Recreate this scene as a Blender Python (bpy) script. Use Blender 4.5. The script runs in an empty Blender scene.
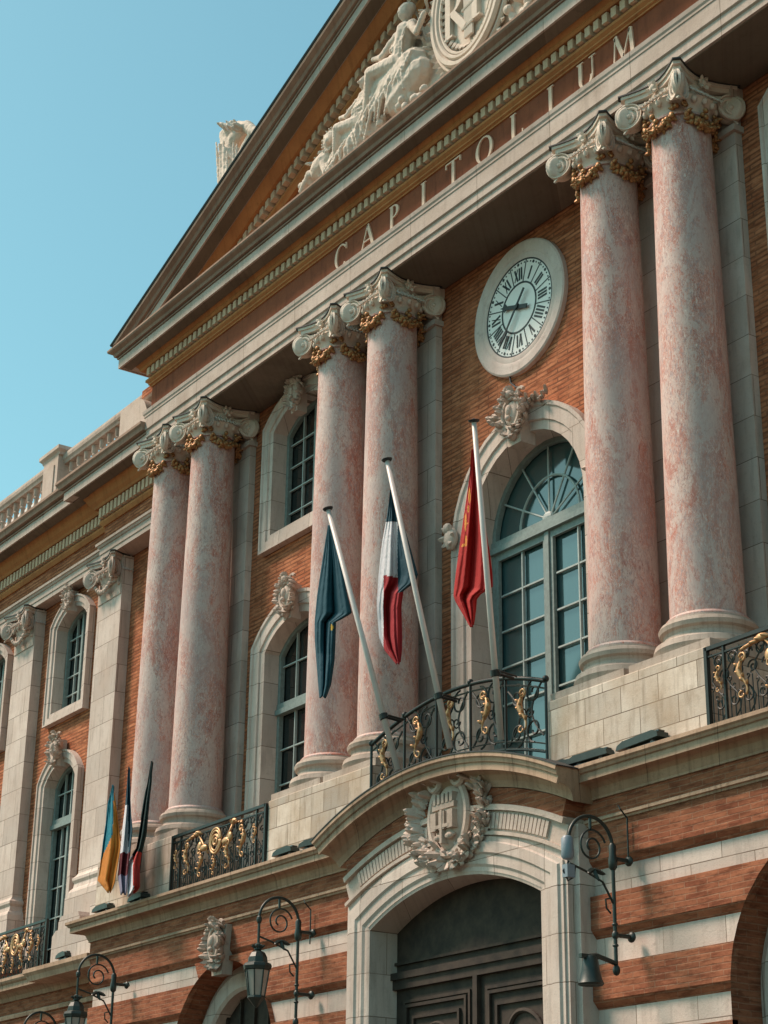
import bpy, bmesh, math, random
from mathutils import Vector, Matrix
from mathutils.geometry import tessellate_polygon
random.seed(7)
PI = math.pi
scene = bpy.context.scene
COL = scene.collection

# ------------------------------------------------------------------ camera
CAM = Vector((21.31, -17.2, 1.6))
FPX = 1859.17
R = Matrix(((0.56401853, 0.30287588, 0.76821175),
            (0.82567068, -0.22069473, -0.51919337),
            (0.01228914, 0.92712461, -0.37455166)))
cd = bpy.data.cameras.new('camera'); cam = bpy.data.objects.new('camera', cd); COL.objects.link(cam)
cam.matrix_world = Matrix.Translation(CAM) @ R.to_4x4()
cd.sensor_fit = 'VERTICAL'; cd.sensor_height = 24; cd.lens = 24*FPX/1024
cd.clip_end = 5000; cd.clip_start = .1
scene.camera = cam

def at(px, py, Y):
    r = R @ Vector((px-384, -(py-512), -FPX))
    return CAM + r*((Y-CAM.y)/r.y)

# ------------------------------------------------------------------ materials
def newmat(name):
    m = bpy.data.materials.new(name); m.use_nodes = True
    nt = m.node_tree; b = nt.nodes['Principled BSDF']
    return m, nt, b
def N(nt, t, **kw):
    n = nt.nodes.new(t)
    for k, v in kw.items():
        if k in n.inputs.keys(): n.inputs[k].default_value = v
        else: setattr(n, k, v)
    return n
def L(nt, a, b): nt.links.new(a, b)
def mixc(nt, fac, a, b, mode='MIX'):
    n = nt.nodes.new('ShaderNodeMix'); n.data_type = 'RGBA'; n.blend_type = mode
    for i, v in ((0, fac), (6, a), (7, b)):
        if hasattr(v, 'is_output') or isinstance(v, bpy.types.NodeSocket): L(nt, v, n.inputs[i])
        elif i == 0: n.inputs[0].default_value = v
        else: n.inputs[i].default_value = (*v[:3], 1)
    return n.outputs[2]
def ramp(nt, sock, stops):
    n = nt.nodes.new('ShaderNodeValToRGB'); L(nt, sock, n.inputs[0])
    els = n.color_ramp.elements
    while len(els) < len(stops): els.new(.5)
    for e, (p, c) in zip(els, stops):
        e.position = p; e.color = (*c, 1) if len(c) == 3 else c
    return n.outputs[0]
def g(v): return (v, v, v)
def wallvec(nt, sx=1, sz=1, offs=0):
    geo = N(nt, 'ShaderNodeNewGeometry'); sep = N(nt, 'ShaderNodeSeparateXYZ'); L(nt, geo.outputs['Position'], sep.inputs[0])
    ad = N(nt, 'ShaderNodeMath', operation='ADD'); L(nt, sep.outputs[0], ad.inputs[0]); L(nt, sep.outputs[1], ad.inputs[1])
    cb = N(nt, 'ShaderNodeCombineXYZ'); L(nt, ad.outputs[0], cb.inputs[0]); L(nt, sep.outputs[2], cb.inputs[1])
    mp = N(nt, 'ShaderNodeMapping'); L(nt, cb.outputs[0], mp.inputs[0])
    mp.inputs['Scale'].default_value = (sx, sz, 1); mp.inputs['Location'].default_value = (offs, offs*.37, 0)
    return mp.outputs[0], geo.outputs['Position']
def noise(nt, vec, scale, detail=4, rough=.55, dist=0):
    n = N(nt, 'ShaderNodeTexNoise', Scale=scale, Detail=detail, Roughness=rough, Distortion=dist)
    if vec is not None: L(nt, vec, n.inputs['Vector'])
    return n.outputs[0]
def bump(nt, b, h, strength=.3, dist=.02):
    n = N(nt, 'ShaderNodeBump', Strength=strength, Distance=dist); L(nt, h, n.inputs['Height']); L(nt, n.outputs[0], b.inputs['Normal'])

def brick_mat(name, c1, c2, mortar, row=.078, width=.40, msize=.011, var=.5, dirt=.35):
    m, nt, b = newmat(name)
    v, pos = wallvec(nt)
    nz = noise(nt, pos, 1.7, 3)
    warp = N(nt, 'ShaderNodeVectorMath', operation='MULTIPLY_ADD')
    nzc = N(nt, 'ShaderNodeTexNoise', Scale=1.3, Detail=2); L(nt, pos, nzc.inputs['Vector'])
    L(nt, nzc.outputs['Color'], warp.inputs[0]); warp.inputs[1].default_value = (.05, .035, 0); L(nt, v, warp.inputs[2])
    br = N(nt, 'ShaderNodeTexBrick', Scale=1.0); L(nt, warp.outputs[0], br.inputs['Vector'])
    br.inputs['Brick Width'].default_value = width; br.inputs['Row Height'].default_value = row
    br.inputs['Mortar Size'].default_value = msize; br.inputs['Mortar Smooth'].default_value = .25; br.inputs['Bias'].default_value = 0
    br.inputs['Color1'].default_value = (*c1, 1); br.inputs['Color2'].default_value = (*c2, 1); br.inputs['Mortar'].default_value = (*mortar, 1)
    # long horizontal smears along the courses, patches of wear
    mp = N(nt, 'ShaderNodeMapping'); L(nt, v, mp.inputs[0]); mp.inputs['Scale'].default_value = (1.6, 9, 1)
    sm = noise(nt, mp.outputs[0], 1.4, 5, .6)
    col = mixc(nt, ramp(nt, sm, [(.35, g(0)), (.68, g(.75*var))]), br.outputs['Color'], tuple(x*.55 for x in c1))
    col = mixc(nt, ramp(nt, nz, [(.42, g(0)), (.72, g(dirt))]), col, tuple(x*1.35 for x in c2))
    mp2 = N(nt, 'ShaderNodeMapping'); L(nt, v, mp2.inputs[0]); mp2.inputs['Scale'].default_value = (2.4, 1/row, 1)
    pb_ = noise(nt, mp2.outputs[0], 1.0, 3, .75)
    col = mixc(nt, ramp(nt, pb_, [(.50, g(0)), (.62, g(.75*var+.1))]), col, tuple(x*.42 for x in c1))
    col = mixc(nt, ramp(nt, pb_, [(.34, g(.55)), (.43, g(0))]), col, tuple(min(1, x*1.25) for x in c2))
    fine = noise(nt, pos, 22, 3, .7)
    col = mixc(nt, ramp(nt, fine, [(.5, g(0)), (.75, g(.35))]), col, tuple(x*.5 for x in c1))
    L(nt, col, b.inputs['Base Color']); b.inputs['Roughness'].default_value = .95; b.inputs['Specular IOR Level'].default_value = .08
    inv = N(nt, 'ShaderNodeMath', operation='SUBTRACT'); inv.inputs[0].default_value = 1; L(nt, br.outputs['Fac'], inv.inputs[1])
    ad = N(nt, 'ShaderNodeMath', operation='MULTIPLY_ADD'); L(nt, fine, ad.inputs[0]); ad.inputs[1].default_value = .5; L(nt, inv.outputs[0], ad.inputs[2])
    bump(nt, b, ad.outputs[0], .7, .012)
    return m

def stone_mat(name, base, stain, blocks=None, mortar=(.16, .12, .09), speck=.5, bumpd=.01, streak=.5, blockvar=.12, dark=(.12, .10, .08)):
    m, nt, b = newmat(name)
    v, pos = wallvec(nt)
    n1 = noise(nt, pos, 1.3, 6, .62)
    n2 = noise(nt, pos, 7, 6, .7)
    n3 = noise(nt, pos, 38, 3, .7)
    mp = N(nt, 'ShaderNodeMapping'); L(nt, v, mp.inputs[0]); mp.inputs['Scale'].default_value = (6, .8, 1)
    st = noise(nt, mp.outputs[0], 1.5, 5, .6)
    col = base
    if blocks:
        w, h = blocks
        br = N(nt, 'ShaderNodeTexBrick', Scale=1.0); L(nt, v, br.inputs['Vector'])
        br.inputs['Brick Width'].default_value = w; br.inputs['Row Height'].default_value = h
        br.inputs['Mortar Size'].default_value = .006; br.inputs['Mortar Smooth'].default_value = .1
        lo = tuple(x*(1-blockvar*1.6) for x in base); hi = tuple(min(1, x*(1+blockvar)) for x in base)
        br.inputs['Color1'].default_value = (*hi, 1); br.inputs['Color2'].default_value = (*lo, 1)
        br.inputs['Mortar'].default_value = (*mortar, 1)
        col = br.outputs['Color']
    col = mixc(nt, ramp(nt, n1, [(.40, g(0)), (.68, g(.65))]), col, stain)
    col = mixc(nt, ramp(nt, st, [(.50, g(0)), (.75, g(streak))]), col, tuple(x*.48 for x in stain))
    col = mixc(nt, ramp(nt, n2, [(.56, g(0)), (.72, g(speck))]), col, tuple(.5*x+.5*y for x, y in zip(dark, stain)))
    col = mixc(nt, ramp(nt, n3, [(.58, g(0)), (.75, g(speck*.7))]), col, dark)
    L(nt, col, b.inputs['Base Color']); b.inputs['Roughness'].default_value = .92; b.inputs['Specular IOR Level'].default_value = .12
    ad = N(nt, 'ShaderNodeMath', operation='ADD'); L(nt, n2, ad.inputs[0]); L(nt, n3, ad.inputs[1])
    h = ad.outputs[0]
    if blocks:
        mu = N(nt, 'ShaderNodeMath', operation='MULTIPLY_ADD'); L(nt, br.outputs['Fac'], mu.inputs[0]); mu.inputs[1].default_value = -1.5; L(nt, h, mu.inputs[2]); h = mu.outputs[0]
    bump(nt, b, h, .45, bumpd)
    return m

def marble_mat():
    m, nt, b = newmat('pink_marble')
    geo = N(nt, 'ShaderNodeNewGeometry'); pos = geo.outputs['Position']
    oi = N(nt, 'ShaderNodeObjectInfo')
    off = N(nt, 'ShaderNodeVectorMath', operation='MULTIPLY_ADD')
    cb = N(nt, 'ShaderNodeCombineXYZ'); L(nt, oi.outputs['Random'], cb.inputs[2]); L(nt, oi.outputs['Random'], cb.inputs[0])
    L(nt, cb.outputs[0], off.inputs[0]); off.inputs[1].default_value = (9, 9, 17); L(nt, pos, off.inputs[2])
    mp = N(nt, 'ShaderNodeMapping'); L(nt, off.outputs[0], mp.inputs[0]); mp.inputs['Scale'].default_value = (1.35, 1.35, .55)
    P = mp.outputs[0]
    a = noise(nt, P, 1.15, 9, .68, 1.2)
    f = noise(nt, P, 5.2, 10, .78, 1.3)
    f2 = noise(nt, P, 17, 6, .75, 1.0)
    salmon = (.54, .20, .14); rose = (.58, .29, .225); pale = (.58, .465, .42); grey = (.36, .29, .29)
    base = ramp(nt, a, [(.36, (.60, .46, .40)), (.44, (.56, .34, .28)), (.51, salmon), (.62, (.42, .14, .095))])
    vein = ramp(nt, f, [(.44, g(0)), (.47, g(1)), (.495, g(.1)), (.53, g(0)), (.55, g(1)), (.60, g(.25))])
    col = mixc(nt, vein, base, pale)
    col = mixc(nt, ramp(nt, f2, [(.53, g(0)), (.57, g(.8))]), col, grey)
    col = mixc(nt, ramp(nt, f2, [(.36, g(.9)), (.44, g(0))]), col, (.70, .63, .58))
    dk = noise(nt, P, 11, 8, .8, 3)
    col = mixc(nt, ramp(nt, dk, [(.55, g(0)), (.59, g(.85))]), col, (.27, .12, .10))
    veil = noise(nt, P, 1.7, 9, .82, 1.0)
    col = mixc(nt, ramp(nt, veil, [(.51, g(0)), (.535, g(.7)), (.68, g(.75))]), col, (.56, .45, .41))
    col = mixc(nt, ramp(nt, veil, [(.38, g(.75)), (.45, g(0))]), col, (.40, .13, .09))
    sp = noise(nt, P, 26, 5, .8, .5)
    col = mixc(nt, ramp(nt, sp, [(.55, g(0)), (.61, g(.45))]), col, (.68, .59, .54))
    col = mixc(nt, ramp(nt, sp, [(.38, g(.5)), (.44, g(0))]), col, (.36, .15, .11))
    # grey weathering patches
    wn = noise(nt, P, .9, 4, .6)
    col = mixc(nt, ramp(nt, wn, [(.50, g(0)), (.64, g(.5))]), col, (.42, .34, .325))
    L(nt, col, b.inputs['Base Color']); b.inputs['Roughness'].default_value = .6; b.inputs['Specular IOR Level'].default_value = .3
    ad = N(nt, 'ShaderNodeMath', operation='ADD'); L(nt, f, ad.inputs[0]); L(nt, f2, ad.inputs[1])
    bump(nt, b, ad.outputs[0], .4, .01)
    return m

def plain(name, c, rough=.6, metal=0, var=.25, scale=9, spec=None, bmp=.15):
    m, nt, b = newmat(name)
    geo = N(nt, 'ShaderNodeNewGeometry')
    n = noise(nt, geo.outputs['Position'], scale, 5, .65)
    col = mixc(nt, ramp(nt, n, [(.38, g(0)), (.7, g(1))]), c, tuple(x*(1-var) for x in c))
    L(nt, col, b.inputs['Base Color']); b.inputs['Roughness'].default_value = rough; b.inputs['Metallic'].default_value = metal
    if spec is not None: b.inputs['IOR'].default_value = spec
    if bmp: bump(nt, b, n, bmp, .01)
    return m

M = {}
M['brick'] = brick_mat('orange_brick', (.39, .125, .06), (.53, .215, .11), (.20, .09, .055), msize=.016, var=.7, width=.52)
M['brick_low'] = brick_mat('red_brick', (.26, .088, .05), (.37, .145, .08), (.36, .20, .13), msize=.008, var=.65, row=.075)  # darker than the upper brick: ground-floor shade is in the colour
M['stone'] = stone_mat('pale_stone', (.60, .515, .455), (.50, .395, .33), blocks=(1.1, .62), speck=.40, streak=.45, blockvar=.12)
M['stone_plain'] = stone_mat('carved_stone', (.57, .475, .41), (.43, .33, .26), speck=.5, streak=.3, bumpd=.015)
M['stone_plinth'] = stone_mat('stained_block_stone', (.60, .52, .44), (.40, .285, .19), blocks=(.72, .36), speck=.35, streak=.6, blockvar=.22)
M['stone_grey'] = stone_mat('weathered_cornice_stone', (.47, .395, .335), (.33, .25, .20), speck=.6, streak=.5)
M['sima'] = stone_mat('brown_weathered_moulding', (.36, .25, .19), (.24, .16, .12), speck=.5, streak=.4, dark=(.08, .06, .045))
M['stone_arch'] = stone_mat('architrave_stone', (.53, .445, .385), (.39, .305, .245), blocks=(1.9, 4.0), speck=.45, streak=.3, blockvar=.05)
M['ochre'] = stone_mat('ochre_moulding', (.52, .235, .095), (.36, .15, .065), speck=.4, streak=.4, dark=(.10, .06, .04))  # orange holds the warm bounce light from below in the colour
M['ochre_pale'] = stone_mat('pale_ochre_dentils', (.70, .53, .38), (.55, .38, .25), speck=.4, streak=.3)
M['frieze'] = stone_mat('brown_frieze_stone', (.30, .095, .05), (.18, .06, .038), speck=.6, streak=.5, dark=(.08, .05, .04))
M['cornice_warm'] = stone_mat('warm_lower_cornice', (.46, .325, .23), (.27, .175, .12), blocks=(1.3, 5.0), speck=.6, streak=.6)
M['marble'] = marble_mat()
M['carved'] = stone_mat('sculpture_stone', (.70, .615, .525), (.58, .48, .39), speck=.3, streak=.2, bumpd=.015)
M['soffit'] = stone_mat('dark_soffit_boards', (.21, .17, .13), (.14, .115, .085), blocks=(1.9, 4.0), speck=.4, streak=.3, dark=(.05, .045, .035))  # dark brown carries the shade under architrave and cornices in its colour
M['lead'] = plain('lead_sheet', (.03, .03, .03), .6)
M['gold'] = plain('gilding', (.60, .35, .17), .45, .5, .35, 30)
M['gold_dull'] = plain('tarnished_gilding', (.48, .245, .10), .5, .45, .6, 35)
M['teal'] = plain('teal_painted_wood', (.22, .285, .27), .6, 0, .3, 14)
M['muntin'] = plain('pale_glazing_bars', (.38, .45, .43), .55, 0, .2, 14)
M['iron'] = plain('dark_green_iron', (.012, .018, .016), .45, .2, .3, 20)
M['lampiron'] = plain('green_bronze_lamp', (.032, .045, .040), .45, .3, .3, 14)
M['pole'] = plain('white_painted_pole', (.62, .58, .54), .45, 0, .12, 6)
M['wood'] = plain('old_dark_wood', (.045, .031, .021), .85, 0, .75, 4)
M['white'] = plain('white_lime_wall', (.86, .83, .78), .9, 0, .08, 3)  # white stands in for sunlight on the wall behind the balusters
M['clock_face'] = plain('white_enamel', (.86, .84, .80), .35, 0, .06, 3, bmp=0)
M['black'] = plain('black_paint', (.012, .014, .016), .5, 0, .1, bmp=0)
M['letters'] = plain('pale_gilt_letters', (.86, .57, .41), .5, .0, .2, 10)
M['grey_box'] = plain('grey_plastic', (.20, .25, .29), .45, 0, .1)
M['pave'] = stone_mat('plaza_paving', (.085, .068, .055), (.06, .05, .042), speck=.2, streak=0)
M['lantern_glass'] = plain('frosted_lantern_glass', (.36, .31, .27), .2, 0, .1, 5)
def glass_mat():
    m, nt, b = newmat('old_window_glass')
    geo = N(nt, 'ShaderNodeNewGeometry')
    n = noise(nt, geo.outputs['Position'], .8, 2)
    b.inputs['Base Color'].default_value = (.012, .016, .016, 1); b.inputs['Roughness'].default_value = .04; b.inputs['IOR'].default_value = 1.75
    bump(nt, b, n, .12, .05)
    return m
M['glass'] = glass_mat()
def glass_big():
    m, nt, b = newmat('tall_door_glass')
    geo = N(nt, 'ShaderNodeNewGeometry')
    n = noise(nt, geo.outputs['Position'], .8, 2)
    b.inputs['Base Color'].default_value = (.035, .085, .09, 1); b.inputs['Roughness'].default_value = .08; b.inputs['IOR'].default_value = 2.1  # teal base colour stands in for the reflected sky
    bump(nt, b, n, .15, .05)
    return m
M['glass_big'] = glass_big()
def cloth(name, c):
    m, nt, b = newmat(name)
    geo = N(nt, 'ShaderNodeNewGeometry'); n = noise(nt, geo.outputs['Position'], 60, 2)
    col = mixc(nt, ramp(nt, n, [(.4, g(0)), (.7, g(.5))]), c, tuple(x*.8 for x in c))
    L(nt, col, b.inputs['Base Color']); b.inputs['Roughness'].default_value = .8
    tr = N(nt, 'ShaderNodeBsdfTranslucent'); L(nt, col, tr.inputs[0]); ms = N(nt, 'ShaderNodeMixShader'); ms.inputs[0].default_value = .3
    L(nt, b.outputs[0], ms.inputs[1]); L(nt, tr.outputs[0], ms.inputs[2]); L(nt, ms.outputs[0], nt.nodes['Material Output'].inputs[0])
    cr_ = noise(nt, geo.outputs['Position'], 5, 4, .6, .6); bump(nt, b, cr_, .5, .06)
    return m
for k, c in dict(navy=(.010, .085, .125), fnavy=(.012, .07, .105), fwhite=(.80, .80, .84), fred=(.42, .025, .035), ored=(.50, .02, .018), ogold=(.75, .30, .05),
                 uteal=(.01, .25, .34), uorange=(.68, .25, .03), dred=(.16, .015, .025), lav=(.35, .32, .44), dgreen=(.008, .035, .035), red2=(.62, .06, .05), star=(.6, .4, .05)).items():
    M[k] = cloth('cloth_'+k, c)

# ------------------------------------------------------------------ mesh builder
class MB:
    def __init__(s): s.v = []; s.f = []; s.mi = []; s.m = 0; s.X = None
    def add(s, vs, fs):
        o = len(s.v)
        if s.X is not None: vs = [s.X @ Vector(p) for p in vs]
        s.v += [tuple(p) for p in vs]; s.f += [tuple(i+o for i in f) for f in fs]; s.mi += [s.m]*len(fs)
    def box(s, x0, x1, y0, y1, z0, z1):
        s.add([(x0,y0,z0),(x1,y0,z0),(x1,y1,z0),(x0,y1,z0),(x0,y0,z1),(x1,y0,z1),(x1,y1,z1),(x0,y1,z1)],
              [(0,3,2,1),(4,5,6,7),(0,1,5,4),(1,2,6,5),(2,3,7,6),(3,0,4,7)])
    def prism(s, poly, y0, y1):      # poly in (x, z)
        n = len(poly)
        tri = tessellate_polygon([[Vector((p[0], p[1], 0)) for p in poly]])
        vs = [(p[0], y0, p[1]) for p in poly] + [(p[0], y1, p[1]) for p in poly]
        fs = [tuple(t) for t in tri] + [tuple(i+n for i in t) for t in tri] + [(i, (i+1) % n, (i+1) % n+n, i+n) for i in range(n)]
        s.add(vs, fs)
    def sheet(s, outer, holes, y):
        pl = [[Vector((p[0], p[1], 0)) for p in outer]] + [[Vector((p[0], p[1], 0)) for p in h] for h in holes]
        tri = tessellate_polygon(pl); allp = [p for q in pl for p in q]
        s.add([(p.x, y, p.y) for p in allp], [tuple(t) for t in tri])
    def tube(s, pts, r, n=6, flat=None):
        pts = [Vector(p) for p in pts]
        rs = r if isinstance(r, (list, tuple)) else [r]*len(pts)
        vs = []; prev = None
        for i, p in enumerate(pts):
            t = (pts[min(i+1, len(pts)-1)]-pts[max(i-1, 0)])
            if t.length < 1e-9: t = Vector((0, 0, 1))
            t.normalize()
            if prev is None:
                a = Vector((0, 1, 0)) if abs(t.y) < .9 else Vector((1, 0, 0))
                u = t.cross(a).normalized()
            else:
                u = (prev - t*prev.dot(t));
                u = u.normalized() if u.length > 1e-6 else t.orthogonal().normalized()
            prev = u; w = t.cross(u)
            for k in range(n):
                an = 2*PI*k/n
                vs.append(p + (u*math.cos(an) + w*math.sin(an))*rs[i])
        fs = []
        for i in range(len(pts)-1):
            for k in range(n):
                a = i*n+k; b = i*n+(k+1) % n
                fs.append((a, b, b+n, a+n))
        fs.append(tuple(range(n-1, -1, -1))); fs.append(tuple((len(pts)-1)*n+k for k in range(n)))
        s.add(vs, fs)
    def lathe(s, prof, c=(0, 0, 0), n=32, mat=None):   # prof (r,z)
        c = Vector(c); vs = []
        for r, z in prof:
            for k in range(n):
                a = 2*PI*k/n; p = Vector((r*math.cos(a), r*math.sin(a), z))
                vs.append((mat @ p if mat else p) + c)
        fs = []
        for i in range(len(prof)-1):
            for k in range(n):
                a = i*n+k; b = i*n+(k+1) % n; fs.append((a, b, b+n, a+n))
        fs.append(tuple(range(n-1, -1, -1))); fs.append(tuple((len(prof)-1)*n+k for k in range(n)))
        s.add(vs, fs)
    def ell(s, c, r, rot=(0, 0, 0), nu=10, nv=6):
        from mathutils import Euler
        E_ = Euler(rot).to_matrix(); c = Vector(c)
        if not isinstance(r, (tuple, list)): r = (r, r, r)
        vs = [c + E_ @ Vector((0, 0, r[2]))]
        for i in range(1, nv):
            t = PI*i/nv
            for k in range(nu):
                a = 2*PI*k/nu
                vs.append(c + E_ @ Vector((r[0]*math.sin(t)*math.cos(a), r[1]*math.sin(t)*math.sin(a), r[2]*math.cos(t))))
        vs.append(c + E_ @ Vector((0, 0, -r[2])))
        fs = [(0, 1+k, 1+(k+1) % nu) for k in range(nu)]
        for i in range(nv-2):
            for k in range(nu):
                a = 1+i*nu+k; b = 1+i*nu+(k+1) % nu; fs.append((a, a+nu, b+nu, b))
        l = len(vs)-1; o = 1+(nv-2)*nu
        fs += [(l, o+(k+1) % nu, o+k) for k in range(nu)]
        s.add(vs, fs)
    def leaf(s, base, d, up, Lg, w, curl=.3):   # small pointed leaf, thick in the middle
        base = Vector(base); d = Vector(d).normalized(); up = Vector(up).normalized(); sd = d.cross(up).normalized(); up = sd.cross(d)
        vs = []; prof = [(0, .45), (.25, .9), (.55, 1), (.82, .75), (.96, .35), (1, .05)]
        for t, k in prof:
            c = base + d*Lg*t + up*(curl*Lg*t*t)
            vs += [c - sd*w*k*.5 - up*.01, c + up*w*.35*k, c + sd*w*k*.5 - up*.01, c - up*.03]
        fs = []
        for i in range(len(prof)-1):
            for k in range(4):
                a = i*4+k; b = i*4+(k+1) % 4; fs.append((a, b, b+4, a+4))
        fs += [(3, 2, 1, 0)]
        s.add(vs, fs)
    def moulding(s, path, prof, closed_end=True):
        # path: plan polyline (x,y), profile (out,z); out is to the right of travel
        P = [Vector((p[0], p[1])) for p in path]; n = len(P); m = len(prof); vs = []
        for i in range(n):
            ns = []
            if i > 0: d = (P[i]-P[i-1]).normalized(); ns.append(Vector((d.y, -d.x)))
            if i < n-1: d = (P[i+1]-P[i]).normalized(); ns.append(Vector((d.y, -d.x)))
            if len(ns) == 2:
                b = (ns[0]+ns[1]); b = b/ (b.dot(ns[0]))
            else: b = ns[0]
            for o, z in prof:
                q = P[i]+b*o; vs.append((q.x, q.y, z))
        fs = []
        for i in range(n-1):
            for k in range(m-1):
                a = i*m+k; fs.append((a, a+1, a+1+m, a+m))
        s.add(vs, fs)
        if closed_end:
            for base in (0, (n-1)*m):
                tri = tessellate_polygon([[Vector((o, z, 0)) for o, z in prof]])
                s.add(vs[base:base+m], [tuple(t) for t in tri])
    def xzsweep(s, path, prof, y0, closed=False, caps=True):
        # path (x,z), profile (d,out): d to the LEFT of travel, surface at y=y0-out
        P = [Vector(p) for p in path]; n = len(P); m = len(prof); vs = []
        for i in range(n):
            ns = []
            if i > 0 or closed: d = (P[i]-P[i-1]).normalized(); ns.append(Vector((-d.y, d.x)))
            if i < n-1 or closed: d = (P[(i+1) % n]-P[i]).normalized(); ns.append(Vector((-d.y, d.x)))
            if len(ns) == 2: b = ns[0]+ns[1]; b = b/max(.2, b.dot(ns[0]))
            else: b = ns[0]
            for d_, o in prof:
                q = P[i]+b*d_; vs.append((q.x, y0-o, q.y))
        fs = []
        for i in range(n if closed else n-1):
            for k in range(m-1):
                a = i*m+k; c = ((i+1) % n)*m+k; fs.append((a, a+1, c+1, c))
        if caps and not closed: fs += [tuple(range(m)), tuple((n-1)*m+k for k in range(m))]
        s.add(vs, fs)
    def raw(s, name, smooth=False):
        me = bpy.data.meshes.new(name); me.from_pydata(s.v, [], s.f); me.update()
        bm = bmesh.new(); bm.from_mesh(me); bmesh.ops.recalc_face_normals(bm, faces=bm.faces); bm.to_mesh(me); bm.free()
        return me
    def build(s, name, mats, parent=None, smooth=False, keep=False, auto=None):
        me = bpy.data.meshes.new(name); me.from_pydata(s.v, [], s.f); me.update()
        if not isinstance(mats, (list, tuple)): mats = [mats]
        for m in mats: me.materials.append(m)
        me.polygons.foreach_set('material_index', s.mi)
        if not keep:
            bm = bmesh.new(); bm.from_mesh(me); bmesh.ops.recalc_face_normals(bm, faces=bm.faces); bm.to_mesh(me); bm.free()
        if smooth: me.polygons.foreach_set('use_smooth', [True]*len(me.polygons))
        if auto: me.polygons.foreach_set('use_smooth', [True]*len(me.polygons)); me.set_sharp_from_angle(angle=math.radians(auto))
        me.update()
        o = bpy.data.objects.new(name, me); COL.objects.link(o)
        if parent: o.parent = parent
        return o

_tex = bpy.data.textures.new('carve', 'CLOUDS'); _tex.noise_scale = .09; _tex.noise_depth = 2
def sculpt(mb, name, mat, parent, voxel=.03, disp=.02, smooth_it=2):
    o = mb.build(name, mat)
    r = o.modifiers.new('r', 'REMESH'); r.mode = 'VOXEL'; r.voxel_size = voxel
    s_ = o.modifiers.new('s', 'SMOOTH'); s_.iterations = smooth_it; s_.factor = .5
    if disp:
        d = o.modifiers.new('d', 'DISPLACE'); d.texture = _tex; d.strength = disp; d.texture_coords = 'GLOBAL'; d.mid_level = .5
    dg = bpy.context.evaluated_depsgraph_get(); dg.update()
    me = bpy.data.meshes.new_from_object(o.evaluated_get(dg))
    o.modifiers.clear(); old = o.data; o.data = me; bpy.data.meshes.remove(old)
    me.name = name; me.polygons.foreach_set('use_smooth', [True]*len(me.polygons))
    if not me.materials: me.materials.append(mat)
    if parent: o.parent = parent
    return o

def tag(o, label=None, cat=None, group=None, kind=None):
    for k, v in (('label', label), ('category', cat), ('group', group), ('kind', kind)):
        if v: o[k] = v
    return o
def empty(name, loc=(0, 0, 0)):
    o = bpy.data.objects.new(name, None); o.location = loc; COL.objects.link(o); return o
def copy_tree(o, parent=None, loc=None):
    c = o.copy(); COL.objects.link(c)
    if parent: c.parent = parent
    if loc is not None: c.location = loc
    for ch in [x for x in COL.objects if x.parent == o]: copy_tree(ch, c)
    return c
def P_(o, parent):
    o.parent = parent; return o

palace = empty('palace')
tag(palace, 'brick and stone palace with pink marble columns, pediment and arched portal', 'building')
B = palace

# ------------------------------------------------------------------ openings
def arc_open(cx, hw, z0, zs, rise, n=18):
    pts = [(cx+hw, z0), (cx+hw, zs)]
    if rise >= hw-.001:
        Rr = hw; cz = zs; a0 = 0; a1 = PI
    else:
        Rr = (hw*hw+rise*rise)/(2*rise); cz = zs+rise-Rr; a0 = math.asin((zs-cz)/Rr); a1 = PI-a0
    for i in range(1, n):
        a = a0+(a1-a0)*i/n; pts.append((cx+Rr*math.cos(a), cz+Rr*math.sin(a)))
    pts += [(cx-hw, zs), (cx-hw, z0)]
    return pts      # travel: right jamb up, over, left jamb down -> left of travel is INSIDE; use negative d for outside
def grow(pts, d):
    P = [Vector(p) for p in pts]; out = []; n = len(P)
    for i in range(n):
        ns = []
        for a, b in ((i-1, i), (i, (i+1) % n)):
            e = (P[b % n]-P[a]).normalized(); ns.append(Vector((e.y, -e.x)))
        b = ns[0]+ns[1]; b = b/max(.2, b.dot(ns[0])); q = P[i]+b*d; out.append((q.x, q.y))
    return out

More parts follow.
